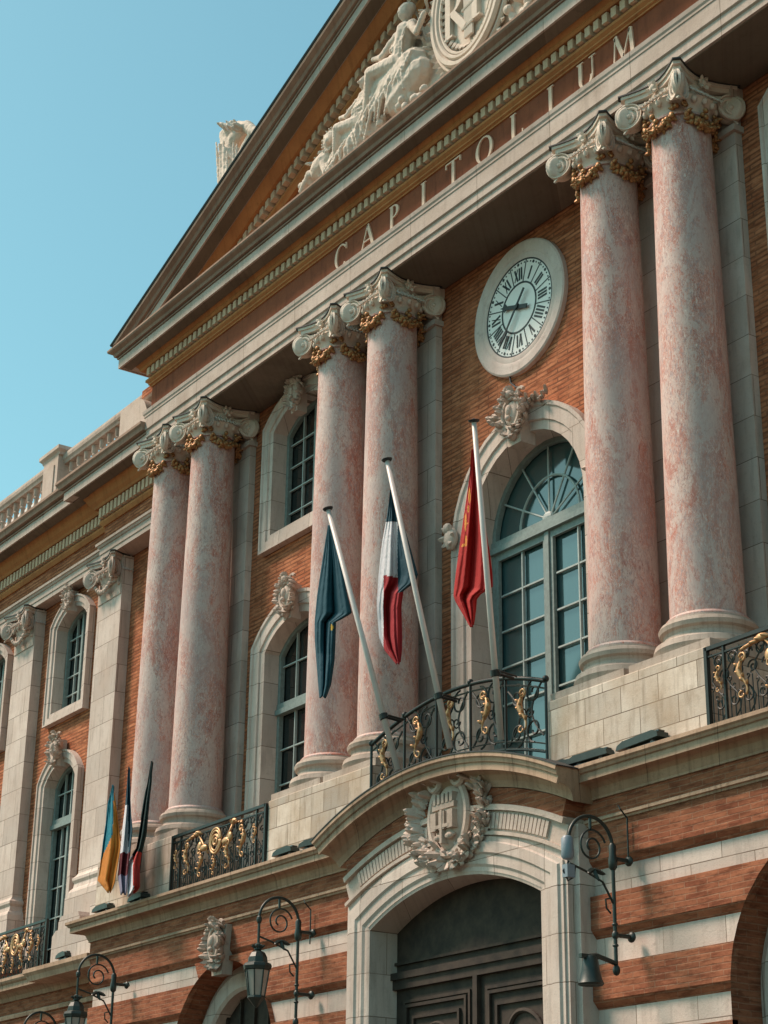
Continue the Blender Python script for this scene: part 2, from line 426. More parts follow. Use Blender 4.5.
def make_window(cx, hw, z0, zs, rise, sw, depth, y, cols, rows, transom=None, sill=False, fan=False, big=False, door=False):
    op = arc_open(cx, hw, z0, zs, rise)
    fr = MB()
    prof = [(0, -depth), (0, .09), (-sw*.32, .09), (-sw*.36, .125), (-sw*.8, .125), (-sw*.86, .155), (-sw, .155), (-sw, -.03)]
    if sill: fr.xzsweep(op, prof, y, closed=True)
    else: fr.xzsweep(op, prof, y)
    surround = fr.build('window_surround', M['stone'], B, auto=35)
    # timber frame
    t = MB(); yd = y+depth
    fw = .085
    t.xzsweep(op, [(0, .0), (0, .09), (fw, .09), (fw, .0)], yd-.02, closed=True)
    mu = MB()
    def top(x):
        q = abs(x-cx)
        if fan or rise >= hw-.001: return zs+math.sqrt(max(0, hw*hw-q*q))
        Rr = (hw*hw+rise*rise)/(2*rise); return zs+rise-Rr+math.sqrt(Rr*Rr-q*q)
    if transom:
        t.box(cx-hw+.01, cx+hw-.01, yd-.17, yd-.03, transom-.10, transom+.0)
        t.box(cx-hw+.01, cx+hw-.01, yd-.13, yd-.03, transom+.002, transom+.12)
    zt = (transom-.1) if transom else None
    # central stile
    if door:
        t.box(cx-.05, cx+.05, yd-.13, yd-.03, z0, zt)
        for sx in (-1, 1):
            xa, xb = sorted((cx+sx*.055, cx+sx*(hw-fw)))
            for e0, e1 in ((xa, xa+.065), (xb-.065, xb)): t.box(e0, e1, yd-.10, yd-.035, z0, zt)
            t.box(xa, xb, yd-.098, yd-.037, zt-.12, zt); t.box(xa, xb, yd-.098, yd-.037, z0, z0+.7)
            for c in range(1, cols//2):
                x = xa+.09+(xb-xa-.18)*c/(cols//2); mu.box(x-.014, x+.014, yd-.07, yd-.02, z0+.7, zt-.12)
            for r_ in range(1, rows):
                z = z0+.7+(zt-.12-z0-.7)*r_/rows; mu.box(xa+.09, xb-.09, yd-.066, yd-.022, z-.014, z+.014)
    else:
        tp = zt if transom else None
        t.box(cx-.045, cx+.045, yd-.10, yd-.03, z0, (tp if tp else top(cx)-.02))
        for c in range(1, cols):
            x = cx-hw+fw+(2*hw-2*fw)*c/cols
            if abs(x-cx) < .05: continue
            mu.box(x-.013, x+.013, yd-.07, yd-.02, z0, top(x)-.02)
        if transom: mu.box(cx-.02, cx+.02, yd-.07, yd-.02, zt+.2, top(cx)-.02)
        for r_ in range(1, rows):
            z = z0+((tp or zs+rise*.6)-z0)*r_/rows; mu.box(cx-hw+fw*.5, cx+hw-fw*.5, yd-.066, yd-.022, z-.013, z+.013)
        if transom: z = (transom+.12+zs+rise)/2; mu.box(cx-hw+fw*.5, cx+hw-fw*.5, yd-.066, yd-.022, z-.013, z+.013)
    if fan:
        cz = transom+.12; r1 = hw*.52
        mu.tube([(cx+r1*math.cos(a), yd-.05, cz+r1*math.sin(a)) for a in [PI*i/20 for i in range(21)]], .022, 5)
        for i in range(1, 6):
            a = PI*i/6; mu.tube([(cx+(.1)*math.cos(a), yd-.05, cz+.1*math.sin(a)), (cx+(hw-.05)*math.cos(a), yd-.05, cz+(hw-.12)*math.sin(a))], .018, 5)
        mu.ell((cx, yd-.08, cz+.03), (.13, .05, .10))
    frame = t.build('window_frame', M['teal'], surround)
    mu.build('glazing_bars', M['muntin'], surround)
    gl = MB(); gp = grow(op, -.02); gl.prism(gp, yd, yd+.03)
    gl.build('glass', M['glass_big'] if big else M['glass'], surround)
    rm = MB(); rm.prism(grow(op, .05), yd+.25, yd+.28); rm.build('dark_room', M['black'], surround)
    return surround, op

def roman_mask(mb, c, s=1.0, wide=1.0):
    """carved cartouche: oval boss with a rim, scrolls above and below, leaves fanned all round"""
    x, y, z = c; rn = random.Random(int(abs(x*100+z*10)))
    mb.ell((x, y-.10*s, z), (.15*s*wide, .09*s, .20*s), nu=14, nv=8)
    mb.tube([(x+.17*s*wide*math.cos(a), y-.14*s, z+.22*s*math.sin(a)) for a in [2*PI*i/24 for i in range(25)]], .032*s, 6)
    mb.ell((x, y-.18*s, z+.03*s), (.06*s, .05*s, .09*s)); mb.ell((x, y-.20*s, z-.09*s), (.05*s, .04*s, .04*s))
    mb.ell((x, y-.12*s, z-.30*s), (.08*s, .08*s, .12*s)); mb.ell((x, y-.14*s, z+.29*s), (.09*s, .09*s, .07*s))
    for sx in (-1, 1):
        for (ox, oz, r_) in ((.17, .25, .085), (.15, -.24, .07)):
            pts = [(x+sx*(ox*wide+r_*(1-.8*t)*math.cos(6*t+.5))*s, y-(.12+.05*t)*s, z+(oz+r_*(1-.8*t)*math.sin(6*t+.5))*s) for t in [i/16 for i in range(17)]]
            mb.tube(pts, [.032*s*(1-.4*i/16) for i in range(17)], 6)
        for i in range(13):
            a = -1.35+2.75*i/12
            for k in range(2):
                r0 = rn.uniform(.15, .27)
                mb.leaf((x+sx*r0*wide*s*math.cos(a), y-.07*s-.04*s*k, z+1.2*r0*s*math.sin(a)), (sx*math.cos(a+rn.uniform(-.5, .5)), rn.uniform(-.9, -.2), math.sin(a+rn.uniform(-.4, .4))), (0, -1, 0), rn.uniform(.08, .16)*s, .10*s, .7)
    for i in range(5): mb.leaf((x, y-.10*s, z+.27*s), ((i-2)*.45, -.5, 1), (0, -1, 0), .17*s, .09*s, .4)
    for i in range(3): mb.leaf((x, y-.10*s, z-.28*s), ((i-1)*.5, -.5, -1), (0, -1, 0), .15*s, .09*s, .4)

# ---- upper storey walls -------------------------------------------------
cw_holes = []; wing_holes = []
def surr(op, d): return grow(op, d)
wins = []
for sx in (-1, 1):
    cx = sx*6.93
    s_, op = make_window(cx, 1.05, 14.75, 16.95, .42, .33, .34, 0, 4, 5, sill=True); cw_holes.append(grow(op, .16))
    s2, op2 = make_window(cx, 1.07, 7.8, 12.35, .50, .43, .34, 0, 4, 5, transom=11.25); cw_holes.append(grow(op2, .2))
    wins += [(s_, cx, 17.42, 1), (s2, cx, 13.05, 2)]
sC, opC = make_window(0, 1.43, 7.9, 12.55, 1.43, .46, .46, -.02, 4, 6, transom=12.5, fan=True, big=True, door=True); cw_holes.append(grow(opC, .25))
def kst(c, s, parent, v=.022, wide=1.0):
    mb = MB(); roman_mask(mb, c, s, wide); mb.box(c[0]-.12*s, c[0]+.12*s, c[1]-.1, c[1]+.12, c[2]-.42*s, c[2]+.2*s)
    return mb.build('keystone', M['stone_plain'], parent, auto=60)
for s_, cx, z, k in wins:
    if k == 1: kst((cx, -.16, z-.06), .95, s_)
    else:
        kst((cx, -.16, z+.12), 1.1, s_)
kc = MB(); roman_mask(kc, (0, -.20, 14.28), 1.15, 1.1)
for sx in (-1, 1):
    for i in range(8):
        kc.leaf((sx*(.15+.07*i), -.22+.01*i, 14.42+.03*math.sin(i)), (sx*.8, -.5, .5*math.sin(i*2.1)), (0, -1, 0), .2, .11)
        kc.ell((sx*(.2+.065*i), -.2, 14.42+.04*math.cos(i*1.7)), .055-.002*i)
kc.box(-.16, .16, -.3, 0, 13.75, 14.4)
kc.build('keystone', M['stone_plain'], sC, auto=60)
for sx in (-1, 1):
    im = MB(); im.ell((sx*1.83, -.22, 12.72), (.16, .1, .2)); im.ell((sx*1.87, -.26, 12.9), (.1, .08, .1))
    for i in range(6):
        a = i*PI/3; im.leaf((sx*1.85, -.22, 12.75), (math.cos(a), -.2, math.sin(a)), (0, -1, 0), .22, .12)
    im.build('impost_ornament', M['stone_plain'], sC, auto=60)

wing_cx = [-16.98-4.61*i for i in range(3)]
pil_cx = [-14.68-4.61*i for i in range(4)]
proto = None
for i, cx in enumerate(wing_cx):
    if i == 0:
        a, opa = make_window(cx, .80, 13.35, 15.42, .36, .27, .30, 0, 4, 5, sill=True); kst((cx+.02, -.15, 15.98), .8, a)
        b, opb = make_window(cx, .80, 7.3, 11.62, .42, .29, .30, 0, 4, 5, transom=10.75); k_ = kst((cx+.02, -.15, 12.35), 1.0, b)
        oa, ob = opa, opb
    else:
        copy_tree(a, B, (cx-wing_cx[0], 0, 0)); copy_tree(b, B, (cx-wing_cx[0], 0, 0))
    d = cx-wing_cx[0]
    wing_holes += [[(p[0]+d, p[1]) for p in grow(oa, .13)], [(p[0]+d, p[1]) for p in grow(ob, .13)]]

w = MB(); w.sheet([(-12.2, 7.0), (12.2, 7.0), (12.2, 17.75), (-12.2, 17.75)], cw_holes, 0)
w.box(12.0, 12.2, .002, 3, 7.0, 19.9)
w.build('brick_wall', M['brick'], B)
w = MB(); w.sheet([(-31, 6.5), (-12.2, 6.5), (-12.2, 17.2), (-31, 17.2)], wing_holes, 0); w.build('brick_wall', M['brick'], B)

# pilaster strips behind the column pairs
PAIRS = [-10.15, -3.72, 3.72, 10.15]
for c in PAIRS:
    s_ = MB(); s_.box(c-1.34, c+1.34, -.14, .05, 8.8, 17.7)
    s_.box(c-1.39, c+1.39, -.20, .04, 16.95, 17.05); s_.box(c-1.42, c+1.42, -.24, .03, 17.5, 17.68)
    s_.build('stone_strip', M['stone'], B)

# ------------------------------------------------------------------ capitals
def spiral(c, n, up, r0, turns, k, rr, sgn):
    c = Vector(c); n = Vector(n).normalized(); up = Vector(up); sd = up.cross(n).normalized()*sgn; pts = []
    for i in range(k+1):
        t = i/k; a = PI*.5 + t*turns*2*PI; r = r0*(1-t)**.85+.02
        pts.append(c + (up*math.sin(a)+sd*math.cos(a))*r)
    return pts, [rr*(1-.5*i/k) for i in range(k+1)]
def capital_mb(top, hw, r, leafy=False, back=True):
    """angular ionic capital; local origin on the axis, top = z of abacus top; hw = half width of abacus"""
    mb = MB(); ab = []
    k = 8
    corners = [(1, -1), (1, 1), (-1, 1), (-1, -1)]
    c0 = hw; cut = hw*.12
    for q in range(4):
        A = Vector(corners[q])*c0; Bc = Vector(corners[(q+1) % 4])*c0
        d = (Bc-A).normalized(); nrm = Vector((-(A+Bc).x, -(A+Bc).y)).normalized()
        A2 = A+d*cut; B2 = Bc-d*cut
        for i in range(k+1):
            t = i/k; p = A2.lerp(B2, t)+nrm*(hw*.26*math.sin(PI*t)); ab.append((p.x, p.y))
    def slab(z0, z1, s_):
        n = len(ab); vs = [(x*s_, y*s_, z0) for x, y in ab]+[(x*s_, y*s_, z1) for x, y in ab]
        fs = [tuple(range(n)), tuple(range(n, 2*n))]+[(i, (i+1) % n, (i+1) % n+n, i+n) for i in range(n)]
        mb.add(vs, fs)
    slab(top-.14*hw/.62, top-.07, .93); slab(top-.07, top-.02, 1.0)
    dark_ab = [(x*1.02, y*1.02) for x, y in ab]
    vr = hw*.33
    zc = top-.17-vr*.95
    # bell and egg ring
    mb.lathe([(r*.98, zc-vr*1.15), (r*1.02, zc-vr*.8), (r*1.1, zc-vr*.5), (r*1.28, zc-vr*.05), (r*1.24, zc+vr*.1), (r*1.05, zc+vr*.2), (r*1.05, top-.1)], n=24)
    for i in range(18):
        a = 2*PI*i/18; mb.ell((r*1.2*math.cos(a), r*1.2*math.sin(a), zc-vr*.28), (.05, .05, vr*.33), nu=6, nv=4)
    for q in range(4):
        n = Vector([(0, -1, 0), (1, 0, 0), (0, 1, 0), (-1, 0, 0)][q]); t = Vector((n.y, -n.x, 0))*-1
        for sg in (-1, 1):
            tt = t*sg
            nn = (n*math.cos(.38)-tt*math.sin(.38)).normalized()
            ce = n*(hw*.80)+tt*(hw*.80)+Vector((0, 0, zc))+nn*.085
            # drum
            rot = Vector((0, 0, 1)).rotation_difference(nn).to_matrix()
            mb.lathe([(vr*.8, -.10), (vr*.94, -.08), (vr*.97, -.04), (vr*1.04, -.01), (vr*1.0, .012), (vr*.92, .005), (vr*.88, -.04), (vr*.4, -.04)], ce-nn*.02, 24, rot)
            pts, rs = spiral(ce-nn*.04, nn, (0, 0, 1), vr*.93, 2.3, 46, vr*.15, -sg)
            mb.tube(pts, rs, 5)
            mb.ell(ce-nn*.03, vr*.2, nu=8, nv=5)
            # channel running from the volute up under the abacus to the centre
            cp = []
            for i in range(7):
                u = i/6; cp.append(n*(hw*(.80-.22*math.sin(u*PI/2)))+tt*(hw*.80*(1-u))+Vector((0, 0, zc+vr*.82-.04*math.sin(u*PI))))
            mb.tube(cp, [vr*.24]*6+[vr*.2], 6)
            mb.tube([p+Vector((0, 0, -vr*.55*min(1, i/2))) for i, p in enumerate(cp)], [vr*.13]*7, 5)
            # acanthus leaf over the volute
            mb.leaf(n*(hw*.66)+tt*(hw*.30)+Vector((0, 0, zc-vr*.2)), tt+Vector((0, 0, .8)), n, vr*1.2, vr*.6, .2)
        # corner: leaf covering the joint between the two volutes, bead drops, darts
        dg_ = (n+Vector((n.y, -n.x, 0))).normalized()
        mb.ell(dg_*(hw*1.10)+Vector((0, 0, zc+vr*.1)), (.07, .07, vr*.9)); 
        for k_ in range(4): mb.leaf(dg_*(hw*1.12)+Vector((0, 0, zc+vr*(.9-.5*k_))), dg_*.4+Vector((0, 0, -1)), dg_, vr*.8, vr*.45, .35)
        for k_ in range(9):
            u_ = -1+2*k_/8; mb.leaf(n*(r*1.22)+t*u_*hw*.42+Vector((0, 0, zc+vr*.35)), n*.5+Vector((0, 0, -1)), n, vr*.55, vr*.22, .3)
        for k_ in range(7):
            u_ = -1+2*k_/6; mb.ell(n*(hw*.74)+t*u_*hw*.5+Vector((0, 0, zc+vr*.55)), vr*.13, nu=6, nv=4)
        # central flower on the abacus and shell
        fc = n*(hw*.78)+Vector((0, 0, top-.12)); mb.ell(fc, (.07, .07, .07), nu=8, nv=5)
        for i in range(6):
            a = i*PI/3; mb.leaf(fc, t*math.cos(a)+Vector((0, 0, math.sin(a)))+n*.3, n, .13, .08, .2)
        if leafy:
            for i in range(9):
                u = -1+2*i/8; mb.ell(n*(hw*.72)+t*u*hw*.62+Vector((0, 0, zc-vr*1.0-vr*.9*(1-u*u))), vr*.26, nu=7, nv=5)
            for i in range(3): mb.leaf(n*(hw*.66)+Vector((0, 0, zc-vr*(.4+.5*i))), t*(i-1)*.5+Vector((0, 0, -1)), n, vr*.9, vr*.6, .3)
    return mb, dark_ab

def sheet_lid(ab, z0, z1, cx=0, cy=0, sy=1):
    mb = MB(); n = len(ab); vs = [(cx+x, cy+y*sy, z0) for x, y in ab]+[(cx+x, cy+y*sy, z1) for x, y in ab]
    mb.add(vs, [tuple(range(n)), tuple(range(n, 2*n))]+[(i, (i+1) % n, (i+1) % n+n, i+n) for i in range(n)])
    return mb

# proto column with local origin at plinth top on the axis
CB = 8.90
def loc(o, p): o.location = p; return o
Hs = 9.42-CB; Ht = 17.02-CB; topz = 17.70-CB
sh = MB(); prof = []
for i in range(29):
    t = i/28; r = .5-.068*t**1.5-(.004*math.sin(t*PI)); prof.append((r, Hs+(Ht-Hs)*t))
prof = [(.56, Hs-.04), (.56, Hs), (.52, Hs+.04)]+prof+[(.435, Ht), (.47, Ht+.01), (.475, Ht+.04), (.44, Ht+.06)]
sh.lathe(prof, n=64)
col0 = sh.build('column', M['marble'], None, auto=40)
bs = MB(); bs.lathe([(.60, .0), (.70, .02), (.735, .09), (.71, .17), (.64, .20), (.60, .23), (.585, .28), (.60, .32), (.645, .345), (.66, .40), (.63, .45), (.565, .475), (.56, .50)], n=56)
bs.box(-.76, .76, -.74, .55, -.12, .0)
base0 = bs.build('column_base', M['stone_grey'], col0, auto=35)
cm, ab = capital_mb(topz-.01, .64, .43)
cap0 = cm.build('capital', M['carved'], col0, auto=50)
sheet_lid([(x*1.03, y*1.03) for x, y in ab], topz-.03, topz-.006).build('lead_flashing', M['lead'], col0)
gm = MB()
vr = .64*.33; zc = topz-.17-vr*.95
random.seed(3)
for q in range(4):
    n = Vector([(0, -1, 0), (1, 0, 0), (0, 1, 0), (-1, 0, 0)][q]); t = Vector((-n.y, n.x, 0))
    for i in range(22):
        u = -1+2*i/21
        zz = zc-vr*.9-.30*math.sqrt(max(0, 1-u*u))*1.0
        ang = u*.62; rad = .50
        p = n*math.cos(ang)*rad+t*math.sin(ang)*rad+Vector((0, 0, zz))
        for j in range(3):
            o = Vector((random.uniform(-.04, .04), random.uniform(-.04, .04), random.uniform(-.05, .05)))
            gm.ell(p+o, random.uniform(.028, .05), nu=6, nv=4)
        gm.leaf(p, Vector((random.uniform(-1, 1), random.uniform(-1, 1), random.uniform(-1, .3))), n, .12, .07)
    for i in range(5):
        gm.ell(n*.5+Vector((random.uniform(-.05, .05), random.uniform(-.05, .05), zc-vr*1.2-.05*i)), .045, nu=6, nv=4)
gar0 = gm.build('gilded_garland', M['gold_dull'], col0, smooth=True)
first = True
for c in PAIRS:
    for o in (-.81, .81):
        p = (c+o, -.70, CB)
        if first: col0.parent = B; col0.location = p; first = False
        else:
            q = copy_tree(col0, B, p)
            q.rotation_euler = (0, 0, 0)

# stone blocks under the pairs
for c in PAIRS:
    s_ = MB(); s_.box(c-1.56, c+1.56, -1.5, .0, 7.66, 8.78)
    o = s_.build('column_pedestal', M['stone_plinth'], B)
    bv = o.modifiers.new('b', 'BEVEL'); bv.width = .02; bv.segments = 2

# ------------------------------------------------------------------ main entablature
def strip(name, path, prof, mat, parent=B, auto=None):
    mb = MB(); mb.moulding(path, prof); return mb.build(name, mat, parent, auto=auto)
MP = [(-10.3, .25), (-10.3, 0), (10.3, 0), (10.3, .25)]
strip('architrave', MP, [(-.2, 17.70), (1.15, 17.70), (1.15, 17.81), (1.185, 17.83), (1.185, 17.98), (1.22, 18.0), (1.22, 18.28), (1.235, 18.29), (1.235, 18.33), (1.255, 18.36), (1.265, 18.43), (1.14, 18.46), (-.2, 18.46)], M['stone_arch'])
strip('frieze', MP, [(-.2, 18.462), (1.13, 18.462), (1.13, 19.02), (-.2, 19.02)], M['frieze'])
strip('bed_moulding', MP, [(-.2, 19.022), (1.16, 19.022), (1.16, 19.05), (1.20, 19.07), (1.20, 19.10), (1.25, 19.14), (1.25, 19.19), (1.15, 19.20), (1.15, 19.40), (1.33, 19.402), (1.36, 19.44), (1.36, 19.47), (1.42, 19.535), (-.2, 19.535)], M['ochre'])
sf = MB(); sf.box(-11.3, 11.3, -1.10, -.005, 17.685, 17.699); sf.build('architrave_soffit', M['soffit'], B)  # thin sheets that darken the undersides with painted shade
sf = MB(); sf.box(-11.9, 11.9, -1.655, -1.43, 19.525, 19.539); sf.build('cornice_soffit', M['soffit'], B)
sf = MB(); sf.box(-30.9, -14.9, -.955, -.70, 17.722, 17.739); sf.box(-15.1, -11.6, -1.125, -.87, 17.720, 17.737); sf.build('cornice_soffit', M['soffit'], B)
def dentils(xs, y0, y1, z0, z1, wd, slope=0):
    mb = MB()
    for x in xs:
        dz = slope*x if slope else 0
        mb.box(x-wd/2, x+wd/2, y0, y1, z0, z1)
    return mb
pitch = .205
n = int(22.9/pitch)
dm = dentils([-11.42+pitch*(i+.5) for i in range(n)], -1.315, -1.15, 19.215, 19.385, .118)
nd = 6
for i in range(6): dm.box(-11.605, -11.5, -1.15+pitch*i, -1.15+pitch*i+.115, 19.215, 19.385)
dm.build('dentil_course', M['ochre_pale'], B)
strip('cornice', MP, [(-.2, 19.54), (1.66, 19.54), (1.66, 19.52), (1.70, 19.52), (1.70, 19.74), (-.2, 19.742)], M['stone_arch'])
strip('sima', MP, [(-.2, 19.744), (1.73, 19.745), (1.735, 19.77), (1.70, 19.775), (1.70, 19.79), (1.78, 19.80), (1.80, 19.86), (1.88, 19.90), (1.90, 19.93), (1.90, 19.97), (-.2, 19.99)], M['sima'])

# pediment ------------------------------------------------------------------
SL = .384
def raking(name, prof, mat, x_end):
    # profile (out, z offset); z = base + SL*(x_end-|x|)
    mb = MB(); m = len(prof)
    vs = []
    for X_ in (-x_end, 0, x_end):
        for o, z in prof: vs.append((X_, -o, z+SL*(x_end-abs(X_))))
    fs = []
    for i in range(2):
        for k in range(m-1): a = i*m+k; fs.append((a, a+1, a+1+m, a+m))
    mb.add(vs, fs)
    tri = tessellate_polygon([[Vector((o, z, 0)) for o, z in prof]])
    mb.add(vs[:m], [tuple(t) for t in tri]); mb.add(vs[2*m:], [tuple(t) for t in tri])
    o = mb.build(name, mat, B); me = o.data; bm = bmesh.new(); bm.from_mesh(me)
    r_ = bmesh.ops.bisect_plane(bm, geom=bm.verts[:]+bm.edges[:]+bm.faces[:], plane_co=(0, 0, 19.992), plane_no=(0, 0, 1), clear_inner=True)
    bm.to_mesh(me); bm.free(); return o
ped = MB(); ped.prism([(-11.2, 19.8), (11.2, 19.8), (0, 19.8+.384*11.2)], -.85, -.5)
tymp = ped.build('tympanum', M['brick'], B)
Z0 = 19.97
raking('raking_cornice', [(.5, Z0-.43), (1.66, Z0-.43), (1.66, Z0-.45), (1.70, Z0-.45), (1.70, Z0-.25), (.5, Z0-.25)], M['stone_arch'], 12.0)
raking('raking_sima', [(.5, Z0-.248), (1.73, Z0-.248), (1.735, Z0-.22), (1.70, Z0-.215), (1.70, Z0-.195), (1.78, Z0-.18), (1.81, Z0-.11), (1.90, Z0-.06), (1.91, Z0), (.5, Z0+.01)], M['sima'], 12.0)
mb = MB(); 
raking('raking_bed_moulding', [(.5, Z0-.95), (.93, Z0-.95), (.97, Z0-.90), (1.02, Z0-.86), (1.02, Z0-.80), (.97, Z0-.79), (.97, Z0-.59), (1.2, Z0-.585), (1.25, Z0-.55), (1.3, Z0-.51), (1.38, Z0-.435), (.5, Z0-.435)], M['ochre'], 12.0)
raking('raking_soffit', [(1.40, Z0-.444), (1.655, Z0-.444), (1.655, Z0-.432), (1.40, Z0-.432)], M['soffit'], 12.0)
raking('roof_edge', [(.4, Z0+.012), (1.92, Z0+.012), (1.94, Z0+.05), (.4, Z0+.06)], M['lead'], 12.0)
mb = MB()
for sgn in (-1, 1):
    k = 0
    while True:
        x = sgn*(9.6-k*.215); k += 1
        if abs(x) < .3: break
        zf = lambda q, o: Z0+o+SL*(12-abs(q))
        xa, xb = x-.062, x+.062
        mb.add([(xa, -1.14, zf(xa, -.775)), (xb, -1.14, zf(xb, -.775)), (xb, -.97, zf(xb, -.775)), (xa, -.97, zf(xa, -.775)),
                (xa, -1.14, zf(xa, -.60)), (xb, -1.14, zf(xb, -.60)), (xb, -.97, zf(xb, -.60)), (xa, -.97, zf(xa, -.60))],
               [(0, 3, 2, 1), (4, 5, 6, 7), (0, 1, 5, 4), (1, 2, 6, 5), (2, 3, 7, 6), (3, 0, 4, 7)])
mb.build('raking_dentil_course', M['ochre_pale'], B)
rf = MB(); rf.prism([(-12.0, 20.0), (12.0, 20.0), (0, 20.0+.384*12)], -.5, 9); rf.build('roof', M['ochre'], B)

# letters ------------------------------------------------------------------
def quad(mb, p0, p1, w0, y0, y1, w1=None):
    p0 = Vector(p0); p1 = Vector(p1); d = (p1-p0).normalized(); n_ = Vector((-d.y, d.x)); w1 = w1 or w0
    mb.prism([tuple(p0-n_*w0/2), tuple(p1-n_*w1/2), tuple(p1+n_*w1/2), tuple(p0+n_*w0/2)], y0, y1)
def arcseg(mb, c, rx, rz, a0, a1, thk, thn, y0, y1, n=20):
    outer = []; inner = []
    for i in range(n+1):
        a = a0+(a1-a0)*i/n; w_ = thn+(thk-thn)*abs(math.cos(a))
        outer.append((c[0]+rx*math.cos(a), c[1]+rz*math.sin(a))); inner.append((c[0]+(rx-w_)*math.cos(a), c[1]+(rz-thn)*math.sin(a)))
    for i in range(n): mb.prism([outer[i], outer[i+1], inner[i+1], inner[i]], y0, y1)
def letter(mb, ch, x, z, h, y0, y1, k=1.0):
    T = .15*h*k; t = .055*h*k; s = .04*h; sw = .2*h
    def serif(px, pz): mb.prism([(px-sw*.75, pz), (px+sw*.75, pz), (px+sw*.75, pz+s), (px-sw*.75, pz+s)], y0, y1)
    def stem(px, w=T): mb.prism([(px-w/2, z+s), (px+w/2, z+s), (px+w/2, z+h-s), (px-w/2, z+h-s)], y0, y1); serif(px, z); serif(px, z+h-s)
    if ch == 'I': stem(x)
    elif ch == 'C':
        arcseg(mb, (x, z+h/2), .42*h, h/2, .75, 2*PI-.75, T, t, y0, y1); quad(mb, (x+.33*h, z+h*.70), (x+.33*h, z+h*.95), t, y0, y1); 
    elif ch == 'O': arcseg(mb, (x, z+h/2), .46*h, h/2, 0, 2*PI, T, t, y0, y1, 32)
    elif ch == 'A':
        quad(mb, (x-.36*h, z+s), (x, z+h), t, y0, y1); quad(mb, (x, z+h), (x+.36*h, z+s), T, y0, y1); quad(mb, (x-.2*h, z+h*.36), (x+.2*h, z+h*.36), t, y0-.001, y1); serif(x-.36*h, z); serif(x+.36*h, z)
    elif ch == 'P':
        stem(x-.2*h); arcseg(mb, (x-.12*h, z+h*.74), .36*h, h*.26, -PI/2, PI/2, T, t, y0-.001, y1, 14)
    elif ch == 'R':
        stem(x-.2*h); arcseg(mb, (x-.12*h, z+h*.74), .36*h, h*.26, -PI/2, PI/2, T, t, y0-.001, y1, 14); quad(mb, (x-.05*h, z+h*.5), (x+.32*h, z), T, y0-.002, y1)
    elif ch == 'F':
        stem(x-.2*h); mb.prism([(x-.2*h, z+h-s), (x+.28*h, z+h-s), (x+.28*h, z+h-s-t*1.4), (x-.2*h, z+h-s-t*1.4)], y0-.001, y1); mb.prism([(x-.2*h, z+h*.53), (x+.15*h, z+h*.53), (x+.15*h, z+h*.53-t), (x-.2*h, z+h*.53-t)], y0-.001, y1)
        quad(mb, (x+.26*h, z+h*.98), (x+.26*h, z+h*.76), t, y0, y1)
    elif ch == 'T':
        stem(x); mb.prism([(x-.42*h, z+h-t), (x+.42*h, z+h-t), (x+.42*h, z+h), (x-.42*h, z+h)], y0-.001, y1)
        for q in (-1, 1): quad(mb, (x+q*.4*h, z+h), (x+q*.4*h, z+h*.8), t, y0, y1)
    elif ch == 'L':
        stem(x-.18*h); mb.prism([(x-.18*h, z), (x+.32*h, z), (x+.32*h, z+t), (x-.18*h, z+t)], y0-.001, y1); quad(mb, (x+.31*h, z), (x+.31*h, z+h*.22), t, y0, y1)
    elif ch == 'U':
        mb.prism([(x-.34*h, z+h*.35), (x-.34*h+T, z+h*.35), (x-.34*h+T, z+h-s), (x-.34*h, z+h-s)], y0, y1); mb.prism([(x+.34*h-t, z+h*.35), (x+.34*h, z+h*.35), (x+.34*h, z+h-s), (x+.34*h-t, z+h-s)], y0, y1)
        arcseg(mb, (x, z+h*.35), .34*h, h*.35, PI, 2*PI, T*.9, t, y0, y1, 16); serif(x-.34*h+T/2, z+h-s); serif(x+.34*h-t/2, z+h-s)
    elif ch == 'M':
        quad(mb, (x-.42*h, z+s), (x-.34*h, z+h-s), t, y0, y1); quad(mb, (x-.34*h, z+h), (x, z+.1*h), T, y0, y1); quad(mb, (x, z+.1*h), (x+.34*h, z+h), t, y0, y1); quad(mb, (x+.34*h, z+h-s), (x+.42*h, z+s), T, y0, y1)
        for q in (-.42, .42): serif(x+q*h, z)
mb = MB()
for i, ch in enumerate('CAPITOLIUM'):
    letter(mb, ch, -3.95+i*.868, 18.485, .50, -1.16, -1.128)
mb.build('inscription', M['letters'], B)

